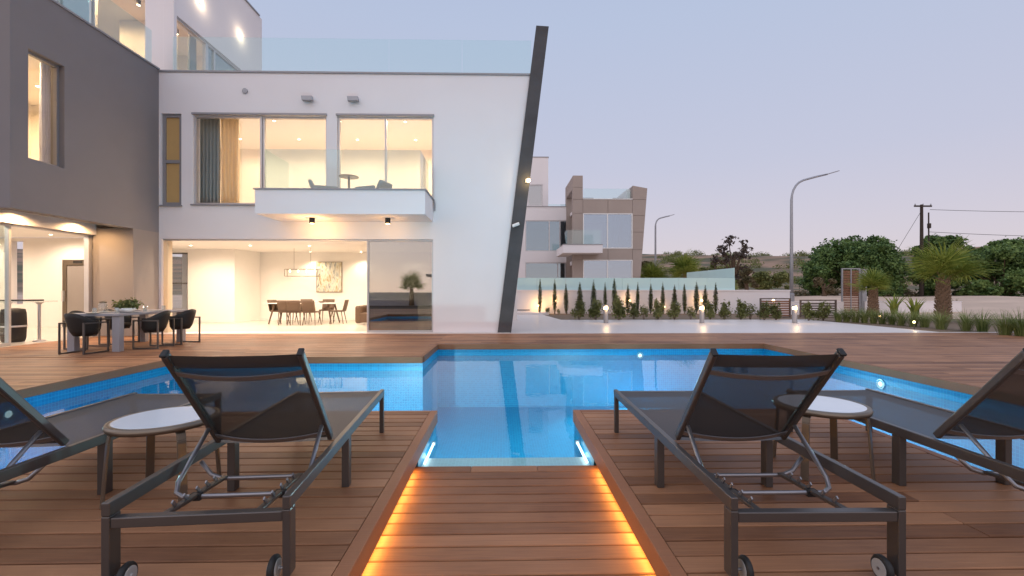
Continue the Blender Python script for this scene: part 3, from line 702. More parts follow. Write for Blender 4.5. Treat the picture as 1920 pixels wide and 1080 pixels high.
for px, py, n_ in ((375, 4, 'nearer'), (450, 67, 'farther')):
    yy, z = V(px, py, PX)
    t = thing('wall_lamp', f'lit wall lamp high on the penthouse side wall, {n_} of two', 'lamp', (PX, yy, z), group='penthouse wall lamps')
    link('back_plate', MB().box(.001, .02, -.06, .06, -.06, .06).mesh('back_plate'), 'paper', t)
    link('shade', MB().lathe([(.03, -.06), (.03, .06), (.025, .06)], (.06, 0, 0), n=16).mesh('shade'), 'lampglow', t)
    lamp('lamp_light', t, (.2, 0, 0), 6, (1, .8, .55), .05)
for px, py, X, n_ in ((260, 12, -10.7, 'front'), (331, 66, -10.3, 'side')):
    d = ray(px, py); tt = (10.1 - H) / d[2]
    t = thing('spotlight', f'small dark ceiling spotlight seen through the penthouse {n_} window', 'spotlight', (d[0] * tt, max(d[1] * tt, PYF + .5), 10.30))
    link('housing', MB().lathe([(.06, 0), (.06, -.16), (.05, -.16)], n=16).mesh('housing'), 'black', t)
    link('bulb', MB().lathe([(.045, -.161), (.04, -.165)], n=16).mesh('bulb'), 'spotglow', t)
z_ = 4.4; x, z = W(990, 339, YF - .1)
t = thing('fin_lamp', 'small lit yellow lamp on the edge of the dark leaning fin', 'lamp', (x - .03, YF - .09, z))
link('back_plate', MB().box(-.05, .05, -.02, -.001, -.06, .06).mesh('back_plate'), 'cap', t)
link('shade', MB().lathe([(.02, -.05), (.05, -.03), (.05, .03), (.02, .05)], (.04, -.07, 0), n=16).mesh('shade'), 'lampglow', t, )
lamp('lamp_light', t, (.06, -.2, 0), 5, (1, .72, .3), .04)
x, z = W(967, 422, YF - .1)
t = thing('security_camera', 'small white security camera on the dark leaning fin', 'camera', (x, YF - .09, z))
link('body', MB().tube([(-.09, -.13, -.045), (.09, -.10, .03)], .045, 14).mesh('body'), 'paper', t)
link('bracket', MB().box(.0, .05, -.1, -.001, -.03, .02).mesh('bracket'), 'paper', t)

# ---- things inside the living room
TY = 16.7
t = thing('dining_table', 'pale rectangular dining table in the lit living room', 'table', (WX(572, TY), TY, .012))
link('top', MB().box(-1.25, 1.25, -.5, .5, .72, .75).mesh('top'), 'paper', t, bevel=.008)
for sx in (-1, 1):
    for sy_ in (-1, 1): link('leg', MB().tube([(sx * .95, sy_ * .3, .72), (sx * 1.1, sy_ * .42, 0)], [.04, .022], 8).mesh('leg'), 'brownseat', t)
def inner_chair(label, loc, rz, src=[]):
    if src: return copy_tree(src[0], label, loc, rz)
    t = thing('dining_chair', label, 'chair', loc, rz, 'brown chairs round the indoor table')
    link('seat', MB().box(-.22, .22, -.22, .22, .43, .48).mesh('seat'), 'brownseat', t, bevel=.02)
    g_ = [[(-.22 + .44 * i / 6 + (0), .20 + .10 * k / 4 - .05 * (1 - abs(i - 3) / 3) ** 1 * 0 + .03 * (1 - ((i - 3) / 3) ** 2), .46 + .40 * k / 4) for i in range(7)] for k in range(5)]
    o = MB().sheet(g_).build('backrest', 'brownseat', t, smooth=True); s_ = o.modifiers.new('s', 'SOLIDIFY'); s_.thickness = .03
    for sx in (-1, 1):
        for sy_ in (-1, 1): link('leg', MB().tube([(sx * .17, sy_ * .16, .44), (sx * .22, sy_ * .24, 0)], [.018, .011], 6).mesh('leg'), 'brownseat', t)
    src.append(t); return t
for px, dy, rz, lb in ((524, -.15, 1.35, 'brown chair at left end of the indoor dining table, turned sideways'), (541, -.72, 3.0, 'brown chair on near side of indoor table, leftmost with its back to us'),
                       (556, -.78, 3.2, 'brown chair on near side of indoor table, second from its left end'), (585, -.80, 3.1, 'brown chair on near side of indoor table, right one with its back to us'),
                       (569, .75, .05, 'brown chair on far side of indoor table, left one'), (612, .75, .1, 'brown chair on far side of indoor table, right one'), (634, -.1, -1.5, 'brown chair at right end of the indoor dining table')):
    inner_chair(lb, (WX(px, TY + dy), TY + dy, .012), rz)
for i, px in enumerate((545, 566, 588, 606)):
    t = tag(MB().lathe([(.05, 0), (.12, .03), (.13, .06), (.12, .058), (.04, .012)], n=20).build('bowl', 'brownseat' if i % 2 else 'paper', smooth=True), f'small bowl on the indoor dining table, {ORD[i]} from the left', 'bowl', 'bowls on the indoor table')
    t.location = (WX(px, TY), TY + .1 * (-1) ** i, .763)
t = thing('chandelier', 'rectangular wire frame chandelier hanging over the indoor dining table', 'chandelier', (WX(567, TY), TY, 2.749))
c0, c1 = WX(536, TY) - WX(567, TY), WX(598, TY) - WX(567, TY); z0, z1 = W(567, 518, TY)[1] - 2.749, W(567, 505, TY)[1] - 2.749
fm = MB()
for yy in (-.1, .1):
    for zz in (z0, z1): fm.box(c0, c1, yy - .008, yy + .008, zz - .008, zz + .008)
for xx in (c0, c1):
    for yy in (-.1, .1): fm.box(xx - .008, xx + .008, yy - .0081, yy + .0081, z0 + .0081, z1 - .0081)
    for zz in (z0, z1): fm.box(xx - .0082, xx + .0082, -.092, .092, zz - .0079, zz + .0079)
link('frame', fm.mesh('frame'), 'bronze', t)
for xx in (-.3, .3): link('cable', MB().tube([(xx, 0, 0), (xx, 0, z1)], .005, 6).mesh('cable'), 'bronze', t)
for k in range(4): link('bulb', MB().lathe([(.012, 0), (.03, -.05), (.012, -.09)], (c0 + (k + .5) * (c1 - c0) / 4, 0, z1 - .02), n=12).mesh('bulb'), 'bulb', t, )
lamp('chandelier_glow', t, (0, 0, z0 - .1), 14, (1, .8, .5), .2)
# abstract painting
def paint_mat():
    m = mat('abstract_paint', (.5, .45, .38), .6); n, l = m.node_tree.nodes, m.node_tree.links; b_ = n['Principled BSDF']
    g_ = n.new('ShaderNodeNewGeometry'); mp = n.new('ShaderNodeMapping'); mp.inputs['Scale'].default_value = (5, 1, 1.6); l.new(g_.outputs['Position'], mp.inputs[0])
    t_ = n.new('ShaderNodeTexNoise'); t_.inputs['Scale'].default_value = 1.5; t_.inputs['Detail'].default_value = 6; t_.inputs['Distortion'].default_value = 1.2; l.new(mp.outputs[0], t_.inputs[0])
    r = n.new('ShaderNodeValToRGB'); e_ = r.color_ramp.elements; e_[0].position = .3; e_[0].color = (.13, .13, .13, 1); e_[1].position = .75; e_[1].color = (.22, .17, .08, 1)
    for p, c in ((.42, (.40, .42, .40)), (.5, (.72, .68, .58)), (.6, (.42, .35, .2))): k_ = e_.new(p); k_.color = c + (1,)
    l.new(t_.outputs[0], r.inputs[0]); l.new(r.outputs[0], b_.inputs['Base Color']); return m
r = rect(595, 641, 492, 547, LB)
t = thing('painting', 'large abstract grey and ochre painting on the living-room wall', 'painting', (r[0], LB - .001, r[2]))
link('canvas', MB().box(0, r[1] - r[0], -.04, -.002, 0, r[3] - r[2]).mesh('canvas'), paint_mat(), t)
link('frame', MB().holes('y', -.05, -.001, -.02, r[1] - r[0] + .02, -.02, r[3] - r[2] + .02, [[.0, r[1] - r[0], .0, r[3] - r[2]]]).mesh('frame'), 'bronze', t)
sx = WX(690, 16.3)
t = thing('sofa', 'dusky pink sofa end peeping past the open sliding door', 'sofa', (sx, 16.3, .012))
link('base', MB().box(-.3, 1.7, -.45, .45, .08, .42).mesh('base'), 'brownseat', t, bevel=.04)
link('arm', MB().box(-.32, -.10, -.47, .47, .06, .66).mesh('arm'), 'brownseat', t, bevel=.06)
link('backrest', MB().box(-.1, 1.7, .22, .46, .42, .85).mesh('backrest'), 'brownseat', t, bevel=.06)
# garden slats seen through the back window
t = thing('garden_screen', 'dark slatted garden screen seen through the tall rear window', 'screen', (-12.4, 20.4, 0))
for k in range(18): link('slat', MB().box(-1.6, 1.6, -.015, .015, 0, .10).mesh('slat'), 'slatgrey', t, loc=(0, 0, .05 + .155 * k))
for xx in (-1.55, 1.55): link('post', MB().box(xx - .04, xx + .04, .018, .09, 0, 2.9).mesh('post'), 'metal', t)
# kitchen bar
t = thing('bar_table', 'chrome legged bar table with glass top in the lit kitchen', 'table', (-11.27, 10.95, .01))
link('top', MB().box(-.5, .5, -.3, .3, .92, .95).mesh('top'), 'clear', t)
link('tray', MB().box(-.42, .28, -.2, .2, .951, .98).mesh('tray'), 'black', t, bevel=.01)
for xx in (-.36, .36): link('leg', MB().lathe([(.12, 0), (.11, .02), (.03, .05), (.03, .87), (.09, .919)], (xx, 0, 0), n=16).mesh('leg'), 'alu', t)
t = thing('bar_stool', 'black barrel shaped stool beside the kitchen bar table', 'stool', (-11.16, 10.62, .01))
link('body', MB().lathe([(.18, .02), (.205, .10), (.22, .4), (.21, .68), (.19, .77), (.08, .79)], n=28).mesh('body', True), 'black', t)
link('ring', MB().lathe([(.222, .36), (.23, .38), (.222, .40)], n=28, ring=True).mesh('ring'), 'alu', t)
# balcony furniture
def lounge_chair(label, loc, rz, src=[]):
    if src: return copy_tree(src[0], label, loc, rz)
    t = thing('balcony_chair', label, 'chair', loc, rz, 'pale balcony chairs')
    link('seat', MB().box(-.3, .3, -.3, .28, .25, .40).mesh('seat'), 'curtain', t, bevel=.05)
    link('backrest', MB().bar((0, .26, .38), (0, .42, .72), .56, .10, (0, 1, 0)).mesh('backrest'), 'curtain', t, bevel=.04)
    for sx_ in (-1, 1):
        link('arm', MB().box(sx_ * .31, sx_ * .38, -.28, .3, .25, .56).mesh('arm'), 'curtain', t, bevel=.02)
        for yy in (-.24, .24): link('leg', MB().tube([(sx_ * .27, yy, .26), (sx_ * .30, yy * 1.1, 0)], .018, 8).mesh('leg'), 'metal', t)
    src.append(t); return t
lounge_chair('pale armchair on the balcony, left of the round table', (WX(612, 12.25), 12.3, BF + .002), 1.9)
lounge_chair('pale armchair on the balcony, right of the round table', (WX(698, 12.25), 12.3, BF + .002), -1.9)
t = thing('balcony_table', 'small round bistro table between the balcony chairs', 'table', (WX(653, 12.2), 12.25, BF + .002))
zz = W(653, 330, 12.2)[1] - BF - .002
link('top', MB().lathe([(.25, zz - .02), (.26, zz - .01), (.25, zz)], n=24).mesh('top'), 'bronze', t)
link('stem', MB().tube([(0, 0, .02), (0, 0, zz - .02)], .03, 10).mesh('stem'), 'bronze', t)
link('base', MB().lathe([(.2, 0), (.2, .015), (.04, .03)], n=20).mesh('base'), 'bronze', t)

# ================================================================== OUTDOOR FURNITURE
def lounger(label, loc, rz, src=[]):
    if src: return copy_tree(src[0], label, loc, rz)
    t = thing('sun_lounger', label, 'sun lounger', loc, rz, 'charcoal mesh sun loungers')
    L, Wd, hz = 2.03, .36, .36
    fr = MB()
    for s in (-1, 1): fr.box(s * Wd, s * (Wd - .032), .0, L, hz - .055, hz)
    fr.box(-Wd + .0325, Wd - .0325, .003, .043, .256, .298)
    fr.box(-Wd + .0325, Wd - .0325, L - .045, L - .003, hz - .056, hz - .012)
    link('frame', fr.mesh('frame'), 'metal', t, bevel=.004)
    for s in (-1, 1):
        link('leg', MB().box(s * Wd, s * (Wd - .032), .0, .062, .03, hz - .0555).mesh('leg'), 'metal', t, bevel=.004)
        link('leg', MB().box(s * (Wd - .006), s * (Wd - .050), .92, .98, .0, hz - .0555).mesh('leg'), 'metal', t, bevel=.004)
        link('leg', MB().box(s * Wd, s * (Wd - .034), L - .045, L - .005, .0, hz - .0555).mesh('leg'), 'metal', t, bevel=.004)
        wx = s * (Wd - .075)
        wh = link('wheel', MB().lathe([(.038, -.014), (.047, -.012), (.052, -.005), (.052, .005), (.047, .012), (.038, .014)], (0, 0, 0), 24, 'x').mesh('wheel', True), 'rubber', t, loc=(wx, .03, .052))
        link('hub', MB().lathe([(.037, -.0165), (.037, .0165), (.030, .0185), (.010, .0185), (.008, .024)], (0, 0, 0), 20, 'x').mesh('hub'), 'hub', wh)
        link('axle', MB().tube([(-.02 * s, 0, 0), (.05 * s, 0, 0)], .006, 8).mesh('axle'), 'tube', wh)
    # seat sling, sagging a little between the rails
    def sling(p0, p1, wd, sag, nx=10, ny=14, nrm=(0, 0, -1)):
        p0, p1, nn = np.array(p0), np.array(p1), np.array(nrm, float); g_ = []
        for j in range(ny + 1):
            v = j / ny; rw = []
            for i in range(nx + 1):
                u = i / nx * 2 - 1
                p = p0 * (1 - v) + p1 * v + nn * sag * (1 - u * u) * math.sin(math.pi * min(1, .12 + .76 * v)) ** .5
                rw.append((u * wd, p[1], p[2]))
            g_.append(rw)
        return g_
    link('seat_sling', MB().sheet(sling((0, .74, hz - .008), (0, L - .03, hz - .008), Wd - .033, .014)).mesh('seat_sling', True), 'fabric2', t)
    # backrest
    P0, P1 = np.array((0, .74, hz + .005)), np.array((0, .285, .905)); bw = .300
    d = (P1 - P0) / np.linalg.norm(P1 - P0); nb = np.array((0, -d[2], d[1])) ; nb = nb / np.linalg.norm(nb)   # towards the camera / down
    br = link('backrest', MB().sheet(sling(P0 + d * .005, P1 - d * .004, bw - .012, .016, nrm=nb)).mesh('backrest', True), 'fabric', t)
    for s in (-1, 1): link('side_rail', MB().bar(P0 + (s * bw, 0, 0), P1 + (s * bw, 0, 0), .026, .042, (0, d[2], -d[1])).mesh('side_rail'), 'metal', br, bevel=.008)
    for s in (-1, 1): link('end_cap', MB().bar(P1 + (s * bw, 0, 0) + d * .001, P1 + (s * bw, 0, 0) + d * .016, .029, .045, (0, d[2], -d[1])).mesh('end_cap'), 'rubber', br, bevel=.006)
    hm = MB(); hm.sheet(sling(P1 - d * .085 + nb * .006, P1 - d * .002 + nb * .004, bw - .014, .012, nrm=nb, ny=3)); link('head_hem', hm.mesh('head_hem', True), 'fabric2', br)
    for q, dp in ((.115, .040), (.635, .045)):
        pt = [P1 - d * q + np.array((bw * u, 0, 0)) + nb * (.012 + dp * (1 - u * u)) for u in [k / 8 - 1 for k in range(17)]]
        m_ = MB()
        for a, c in zip(pt, pt[1:]): m_.bar(a, c + (c - a) * .02, .006, .030, tuple(d))
        link('cross_slat', m_.mesh('cross_slat'), 'tube', br)
    # support strut: a bent U tube hinged on the backrest
    hp = P0 + d * .16 + nb * .03; uz, uy = .232, .33
    pts = [(-bw + .01, hp[1], hp[2])]
    pts += [(-bw + .0, uy + .05, uz + .05), (-bw + .012, uy + .016, uz + .014), (-bw + .05, uy, uz), (bw - .05, uy, uz), (bw - .012, uy + .016, uz + .014), (bw, uy + .05, uz + .05), (bw - .01, hp[1], hp[2])]
    link('support_strut', MB().tube(pts, .011, 10).mesh('support_strut', True), 'tube', t)
    link('support_bar', MB().tube([(-Wd + .04, .60, hz - .06), (-Wd + .10, .585, .235), (-Wd + .16, .58, .215), (Wd - .16, .58, .215), (Wd - .10, .585, .235), (Wd - .04, .60, hz - .06)], .011, 10).mesh('support_bar', True), 'tube', t)
    for xx in (-.19, .19):
        rk = MB(); rk.bar((xx, .03, .262), (xx, .58, .222), .03, .016)
        ra = link('ratchet_rail', rk.mesh('ratchet_rail'), 'metal', t, bevel=.003)
        for yy in (.17, .25, .345, .42, .49):
            zz = .262 - (yy - .03) * .0727
            link('tooth', MB().bar((xx, yy + .012, zz + .006), (xx, yy - .014, zz + .036), .006, .014, (0, 1, 0)).mesh('tooth'), 'tube', ra)
        link('clip', MB().box(xx - .025, xx + .025, uy - .016, uy + .016, uz - .016, uz + .016).mesh('clip'), 'rubber', t, bevel=.004)
    src.append(t); return t
def place_lounger(label, rl, rr, fx, flip=False):
    (ax, ay), (bx_, by_) = G(*rl, .36), G(*rr, .36)
    cx_, cy_ = (ax + bx_) / 2, (ay + by_) / 2
    return cx_, cy_
lx, ly = place_lounger('', (192, 941), (543, 933), 0)
fx_, fy_ = G(723, 728, .36); rx_, ry_ = G(543, 933, .36)
ang = math.atan2(-(fx_ - rx_), fy_ - ry_)
lounger('charcoal mesh sun lounger left of the walkway, nearer to it', (lx, ly, 0), ang)
rx0, ry0 = place_lounger('', (1371, 935), (1698, 930), 0)
f2, g2 = G(1148, 728, .36); r2, s2 = G(1371, 935, .36)
lounger('charcoal mesh sun lounger right of the walkway, nearer to it', (rx0, ry0, 0), math.atan2(-(f2 - r2), g2 - s2))
lounger('charcoal mesh sun lounger cut off by the left picture edge', (-2.69, 1.80, 0), 0)
lounger('charcoal mesh sun lounger cut off by the right picture edge', (2.79, 1.82, 0), 0)

def side_table(label, loc, rz, h, src=[]):
    if src: return copy_tree(src[0], label, loc, rz)
    t = thing('side_table', label, 'side table', loc, rz, 'round glass side tables')
    r_ = .268
    link('top', MB().lathe([(r_ - .02, h - .012), (r_ - .018, h - .001), (r_ - .03, h)], n=48).mesh('top'), 'tabletop', t)
    link('rim', MB().lathe([(r_ - .018, h - .04), (r_ + .008, h - .036), (r_ + .014, h - .018), (r_ + .006, h - .002), (r_ - .0175, h)], n=48, ring=True).mesh('rim', True), 'bronze', t)
    for k in range(4):
        a = k * math.pi / 2; c_, s_ = math.cos(a), math.sin(a)
        pts = [(r_ * .88 * c_, r_ * .88 * s_, h - .042), (r_ * .96 * c_, r_ * .96 * s_, h - .052), (r_ * .985 * c_, r_ * .985 * s_, h - .09), (r_ * 1.08 * c_, r_ * 1.08 * s_, 0)]
        m_ = MB()
        for p, q in zip(pts, pts[1:]): m_.bar(p, q, .045, .012, (c_, s_, .001))
        link('leg', m_.mesh('leg'), 'bronze', t, bevel=.003)
    src.append(t); return t
side_table('round glass-topped side table between the two left loungers', (-2.02, 2.77, 0), R(52), .445)
side_table('round glass-topped side table between the two right loungers', (2.14, 3.02, 0), R(38), .44)

# ---- outdoor dining set
t = thing('outdoor_dining_table', 'long pale grey outdoor dining table on the deck by the kitchen', 'table', (-8.0, 10.0, .002))
link('top', MB().box(-.52, .52, -.98, .98, .70, .75).mesh('top'), 'tablegrey', t, bevel=.008)
for sx_ in (-1, 1):
    for s_ in (-1, 1): link('leg', MB().box(sx_ * .50, sx_ * .36, s_ * .94, s_ * .82, 0, .699).mesh('leg'), 'tablegrey', t, bevel=.006)
def tub_chair(label, loc, rz, src=[]):
    if src: return copy_tree(src[0], label, loc, rz)
    t = thing('tub_chair', label, 'chair', loc, rz, 'black woven tub chairs at the outdoor table')
    # shell: a U in plan, back at +y... open towards -y
    g_ = []
    for k in range(6):
        v = k / 5; rw = []
        for i in range(21):
            u = i / 20 * 2 - 1; a = u * R(118)
            rr = .155 + .085 * v ** .45; x_ = rr * 1.0 * math.sin(a); y_ = rr * math.cos(a) * .98 + .0
            zt_ = .63 + .15 * max(0, math.cos(a)) ** 1.2
            rw.append((x_, y_ - .02 + .05 * v, .34 + (zt_ - .34) * v))
        g_.append(rw)
    o = MB().sheet(g_).build('shell', 'black', t, smooth=True); s_ = o.modifiers.new('s', 'SOLIDIFY'); s_.thickness = .022
    link('seat', MB().lathe([(.11, .345), (.17, .36), (.205, .42), (.2, .455), (.16, .465)], (0, -.01, 0), 24).mesh('seat', True), 'black', t)
    for s in (-1, 1):
        x_ = s * .25; m_ = MB()
        for a, c in (((x_, -.235, .58), (x_, -.235, 0.012)), ((x_, .235, .012), (x_, .235, .58)), ((x_, -.247, .012), (x_, .247, .012)), ((x_, .247, .58), (x_, -.247, .58))):
            m_.bar(a, c, .026, .026, (1, 0, 0))
        link('sled_frame', m_.mesh('sled_frame'), 'metal', t)
    link('cross_bar', MB().box(-.237, .237, -.012, .012, .325, .349).mesh('cross_bar'), 'metal', t)
    src.append(t); return t
for x, y, rz, lb in ((-8.05, 8.93, R(174), 'black tub chair at near end of the outdoor table, its back to the pool'), (-7.33, 9.73, R(-86), 'black tub chair on the pool side of outdoor table, nearest the camera'),
                     (-7.30, 10.5, R(-98), 'black tub chair on the pool side of outdoor table, nearest the white house front'),
                     (-8.68, 9.7, R(88), 'black tub chair on the kitchen side of outdoor table, nearer one'), (-8.68, 10.5, R(93), 'black tub chair on the kitchen side of outdoor table, farther one')):
    tub_chair(lb, (x, y, .004), rz)

# ---- leaf helpers
def leaf_mesh(name, lobes, n, size, seed=0, elong=1.8, shell=.55, up=.3):
    rg = np.random.default_rng(seed); lob = np.array([l[:3] for l in lobes], float); rad = np.array([l[3:6] if len(l) >= 6 else (l[3],) * 3 for l in lobes], float)
    wt = rad.prod(1) ** .67; wt /= wt.sum(); idx = rg.choice(len(lob), n, p=wt)
    d = rg.normal(size=(n, 3)); d /= np.linalg.norm(d, axis=1)[:, None]
    r_ = shell + (1 - shell) * rg.random(n) ** .6; r_ *= 1 + .2 * rg.normal(size=n)
    p = lob[idx] + d * rad[idx] * r_[:, None]
    nn = d * .6 + rg.normal(size=(n, 3)) * .7 + np.array((0, 0, up)); nn /= np.linalg.norm(nn, axis=1)[:, None]
    a = np.cross(nn, rg.normal(size=(n, 3))); a /= np.linalg.norm(a, axis=1)[:, None]; b_ = np.cross(nn, a)
    s = size * (.6 + .8 * rg.random(n))[:, None]
    q = np.stack([p - a * s * elong / 2, p - b_ * s / 2 + nn * s * .1, p + a * s * elong / 2, p + b_ * s / 2 + nn * s * .1], 1).reshape(-1, 3)
    me = bpy.data.meshes.new(name); me.vertices.add(4 * n); me.vertices.foreach_set('co', q.ravel())
    me.loops.add(4 * n); me.loops.foreach_set('vertex_index', np.arange(4 * n)); me.polygons.add(n)
    me.polygons.foreach_set('loop_start', np.arange(n) * 4); me.polygons.foreach_set('loop_total', np.full(n, 4)); me.update(calc_edges=True); me.validate(); return me
def blades(name, n, h, spread, wd, seed, lean=.6):
    rg = random.Random(seed); m_ = MB()
    for _ in range(n):
        a = rg.uniform(0, 2 * math.pi); r0 = rg.uniform(0, spread * .25); hh = h * rg.uniform(.55, 1.1); ln = rg.uniform(.1, lean) * hh
        c_, s_ = math.cos(a), math.sin(a); px, py = -s_ * wd / 2, c_ * wd / 2
        L_ = []; 
        for v, ww in ((0, 1), (.4, .9), (.75, .6), (1, .08)):
            o_ = r0 + ln * v * v * 1.4; z = hh * (v - .22 * v ** 3 * (ln / hh) * 2)
            L_.append(((c_ * o_ - px * ww, s_ * o_ - py * ww, z), (c_ * o_ + px * ww, s_ * o_ + py * ww, z)))
        m_.sheet(L_)
    return m_.mesh(name)

# things on the outdoor table
t = thing('plant_bowl', 'low bowl of green herbs in the middle of the outdoor table', 'plant', (-7.8, 9.6, .752))
link('bowl', MB().lathe([(.10, 0), (.17, .05), (.18, .09), (.15, .085)], n=24).mesh('bowl', True), 'paper', t)
link('foliage', leaf_mesh('foliage', [(0, 0, .15, .2, .2, .1), (.08, .03, .2, .1, .1, .08)], 500, .035, 5), 'bush', t)
for i, (x, y) in enumerate(((-8.05, 9.15), (-7.7, 9.25), (-7.65, 9.9), (-8.2, 9.9), (-7.7, 10.5))):
    o = tag(MB().lathe([(.03, 0), (.036, .005), (.04, .11), (.037, .11), (.033, .01), (.005, .008)], n=16).build('drinking_glass', 'clear', smooth=True), f'clear drinking glass on the outdoor table, {ORD[i]} nearest the pool corner', 'glass', 'glasses on the outdoor table')
    o.location = (x, y, .752)
o = thing('glass_jar', 'tall clear jar beside the herb bowl on the outdoor table', 'jar', (-8.1, 9.4, .752))
link('body', MB().lathe([(.07, 0), (.075, .02), (.075, .18), (.06, .2), (.055, .195)], n=20).mesh('body', True), 'clear', o)
link('lid', MB().lathe([(.06, .2005), (.06, .225), (.02, .235)], n=20).mesh('lid'), 'bronze', o)
for i, (x, y) in enumerate(((-8.0, 9.08), (-7.62, 9.5), (-7.62, 10.2), (-8.3, 9.7), (-8.3, 10.5))):
    o = tag(MB().lathe([(.07, 0), (.13, .014), (.135, .018), (.07, .006)], n=24).build('plate', 'paper', smooth=True), f'white dinner plate on the outdoor table, {ORD[i]} of five place settings', 'plate', 'plates on the outdoor table')
    o.location = (x, y, .7515)

# ================================================================== GARDEN
GW = 24.0
gwall = thing('garden_wall', 'long white garden wall behind the row of cypresses', 'wall', (8, GW, 0))
def gp(name, mb, m, **k): c = mb.build(name, m, **k); c.parent = gwall; c.location = (-8, -GW, 0); return c
gx0_, gx1_ = -1.5, WX(1481, GW)
gp('wall_body', MB().box(gx0_, gx1_, GW, GW + .22, -.2, 1.17), 'white')
gp('coping', MB().box(gx0_, gx1_ + .02, GW - .03, GW + .25, 1.171, 1.24), 'white')
gp('vent_slot', MB().box(WX(962, GW), WX(993, GW), GW - .012, GW - .001, .16, .20), 'black')
fence = thing('glass_fence', 'frosted teal glass fence along the top of the white garden wall', 'fence', (6, GW + .1, 1.24))
xe = WX(1378, GW + .1); x = -1.2; k = 0
def fp(name, mb, m): c = mb.build(name, m); c.parent = fence; c.location = (-6, -GW - .1, -1.24); return c
zt2 = W(1200, 521, GW)[1]
n_ = 9
for k in range(n_):
    a = -1.2 + (xe + 1.2) * k / n_; c = -1.2 + (xe + 1.2) * (k + 1) / n_
    fp('glass_panel', MB().box(a + .006, c - .006, GW + .09, GW + .11, 1.243, zt2), 'frost')
zt3 = W(1378, 502, GW)[1]
for k in range(3):
    a, c = GW + .13 + k * 2.1, GW + .13 + (k + 1) * 2.1
    fp('glass_panel', MB().box(xe - .02, xe, a, c - .012, 1.243 if k == 0 else .4, zt3), 'frost')

# cypress row
cyp = [leaf_mesh('crown', [(0, 0, .18 + .085 * i, *( (.11 * math.sin(math.pi * min(1, .16 + i / 23)) + .015,) * 2), .13) for i in range(20)], 1500, .032, 20 + s, 2.2, .5, 1.2) for s in range(3)]
ctr = MB().tube([(0, 0, 0), (0, 0, 1.5)], [.022, .008], 6).mesh('trunk')
CX = [(1012, 521), (1040, 521), (1062, 531), (1087, 527), (1113, 525), (1135, 528), (1152, 520), (1177, 532), (1195, 528), (1220, 531), (1243, 528), (1265, 532), (1284, 531), (1306, 526), (1322, 534), (1342, 528)]
for i, (px, top) in enumerate(CX):
    Y = 23.2 + .12 * math.sin(i * 2.3); x, zt_ = W(px, top, Y); s = (zt_) / 1.92
    t = thing('cypress_tree', f'slim dark cypress by the white garden wall, {ORD[i]} counting from the leaning fin', 'cypress', (x, Y, 0), random.uniform(0, 6), 'cypress row at the garden wall')
    wd = (.75 + .5 * random.random()) * (1.35 if i == 6 else 1)
    link('crown', cyp[i % 3], 'cypress', t, scale=(wd, wd, s), rot=(random.uniform(-.02, .02), random.uniform(-.02, .02), 0)); link('trunk', ctr, 'bark', t)
# shrubs
shr = [leaf_mesh('foliage', [(.03 * s, 0, .42, .26, .26, .34), (.14 - .1 * s, .05, .74, .13, .13, .22), (-.15, -.05 + .1 * s, .34, .2, .2, .26), (.08, -.14, .6, .15, .15, .3), (-.08 + .12 * s, .1, .86, .07, .07, .16)], 760, .055, 40 + s, 1.9, .2, .5) for s in range(3)]
thin = [leaf_mesh('foliage', [(0, 0, .55, .30, .28, .32), (.15, .05, .35, .15, .15, .22)], 260, .055, 50 + s, 1.9, .3, .4) for s in range(2)]
stm = MB()
for k in range(5):
    a = k * 1.26; stm.tube([(.02 * math.cos(a), .02 * math.sin(a), 0), (.10 * math.cos(a), .10 * math.sin(a), .35), (.16 * math.cos(a), .16 * math.sin(a), .75)], [.012, .009, .004], 5)
stm = stm.mesh('stem')
SH = [(1028, 574, 590, 1), (1048, 578, 590, 1), (1088, 563, 600, 0), (1119, 561, 600, 0), (1163, 555, 601, 0), (1192, 567, 599, 0), (1211, 569, 600, 1), (1238, 564, 600, 0), (1269, 565, 600, 0), (1300, 572, 600, 1), (1337, 566, 600, 0),
      (1364, 566, 600, 0), (1395, 562, 600, 0), (1413, 566, 600, 1), (1440, 566, 601, 0), (1462, 568, 601, 0), (1524, 567, 602, 0), (1552, 566, 602, 0)]
for i, (px, top, bot, th) in enumerate(SH):
    x, y = G(px, bot, 0); hgt = (bot - top) * y / F; s = hgt / .92
    t = thing('shrub', (f'sparse leggy young shrub in the far bed, {ORD[i]} plant from the leaning fin' if th else f'leafy green shrub in the far bed, {ORD[i]} plant from the leaning fin'), 'shrub', (x, y + .25, -.01), random.uniform(0, 6), 'shrubs in the far bed')
    link('foliage', (thin if th else shr)[i % (2 if th else 3)], 'bush', t, scale=(s * random.uniform(.85, 1.15), s * random.uniform(.85, 1.1), s)); link('stem', stm, 'bark', t, scale=(s, s, s))
# bollard lamps
for i, px in enumerate((1136, 1316, 1490)):
    x, y = G(px, 606, .006)
    t = thing('bollard_lamp', ('lit grey bollard lamp on the terrace, nearest the leaning fin', 'lit grey bollard lamp on the terrace, middle of three', 'lit grey bollard lamp on the terrace, before the tall street lamp')[i], 'bollard', (x, y, .006), group='terrace bollard lamps')
    link('post', MB().lathe([(.085, 0), (.085, .50), (.08, .505)], n=24).mesh('post'), 'galv', t)
    link('lens', MB().lathe([(.072, .506), (.072, .60)], n=24).mesh('lens'), 'lampglow', t)
    link('cap', MB().lathe([(.085, .601), (.085, .66), (.075, .67)], n=24).mesh('cap'), 'galv', t)
    link('base_plate', MB().box(-.11, .11, -.11, .11, -.003, .004).mesh('base_plate'), 'galv', t)
    lamp('bollard_light', t, (0, -.16, .56), 7, (1, .62, .28), .05)
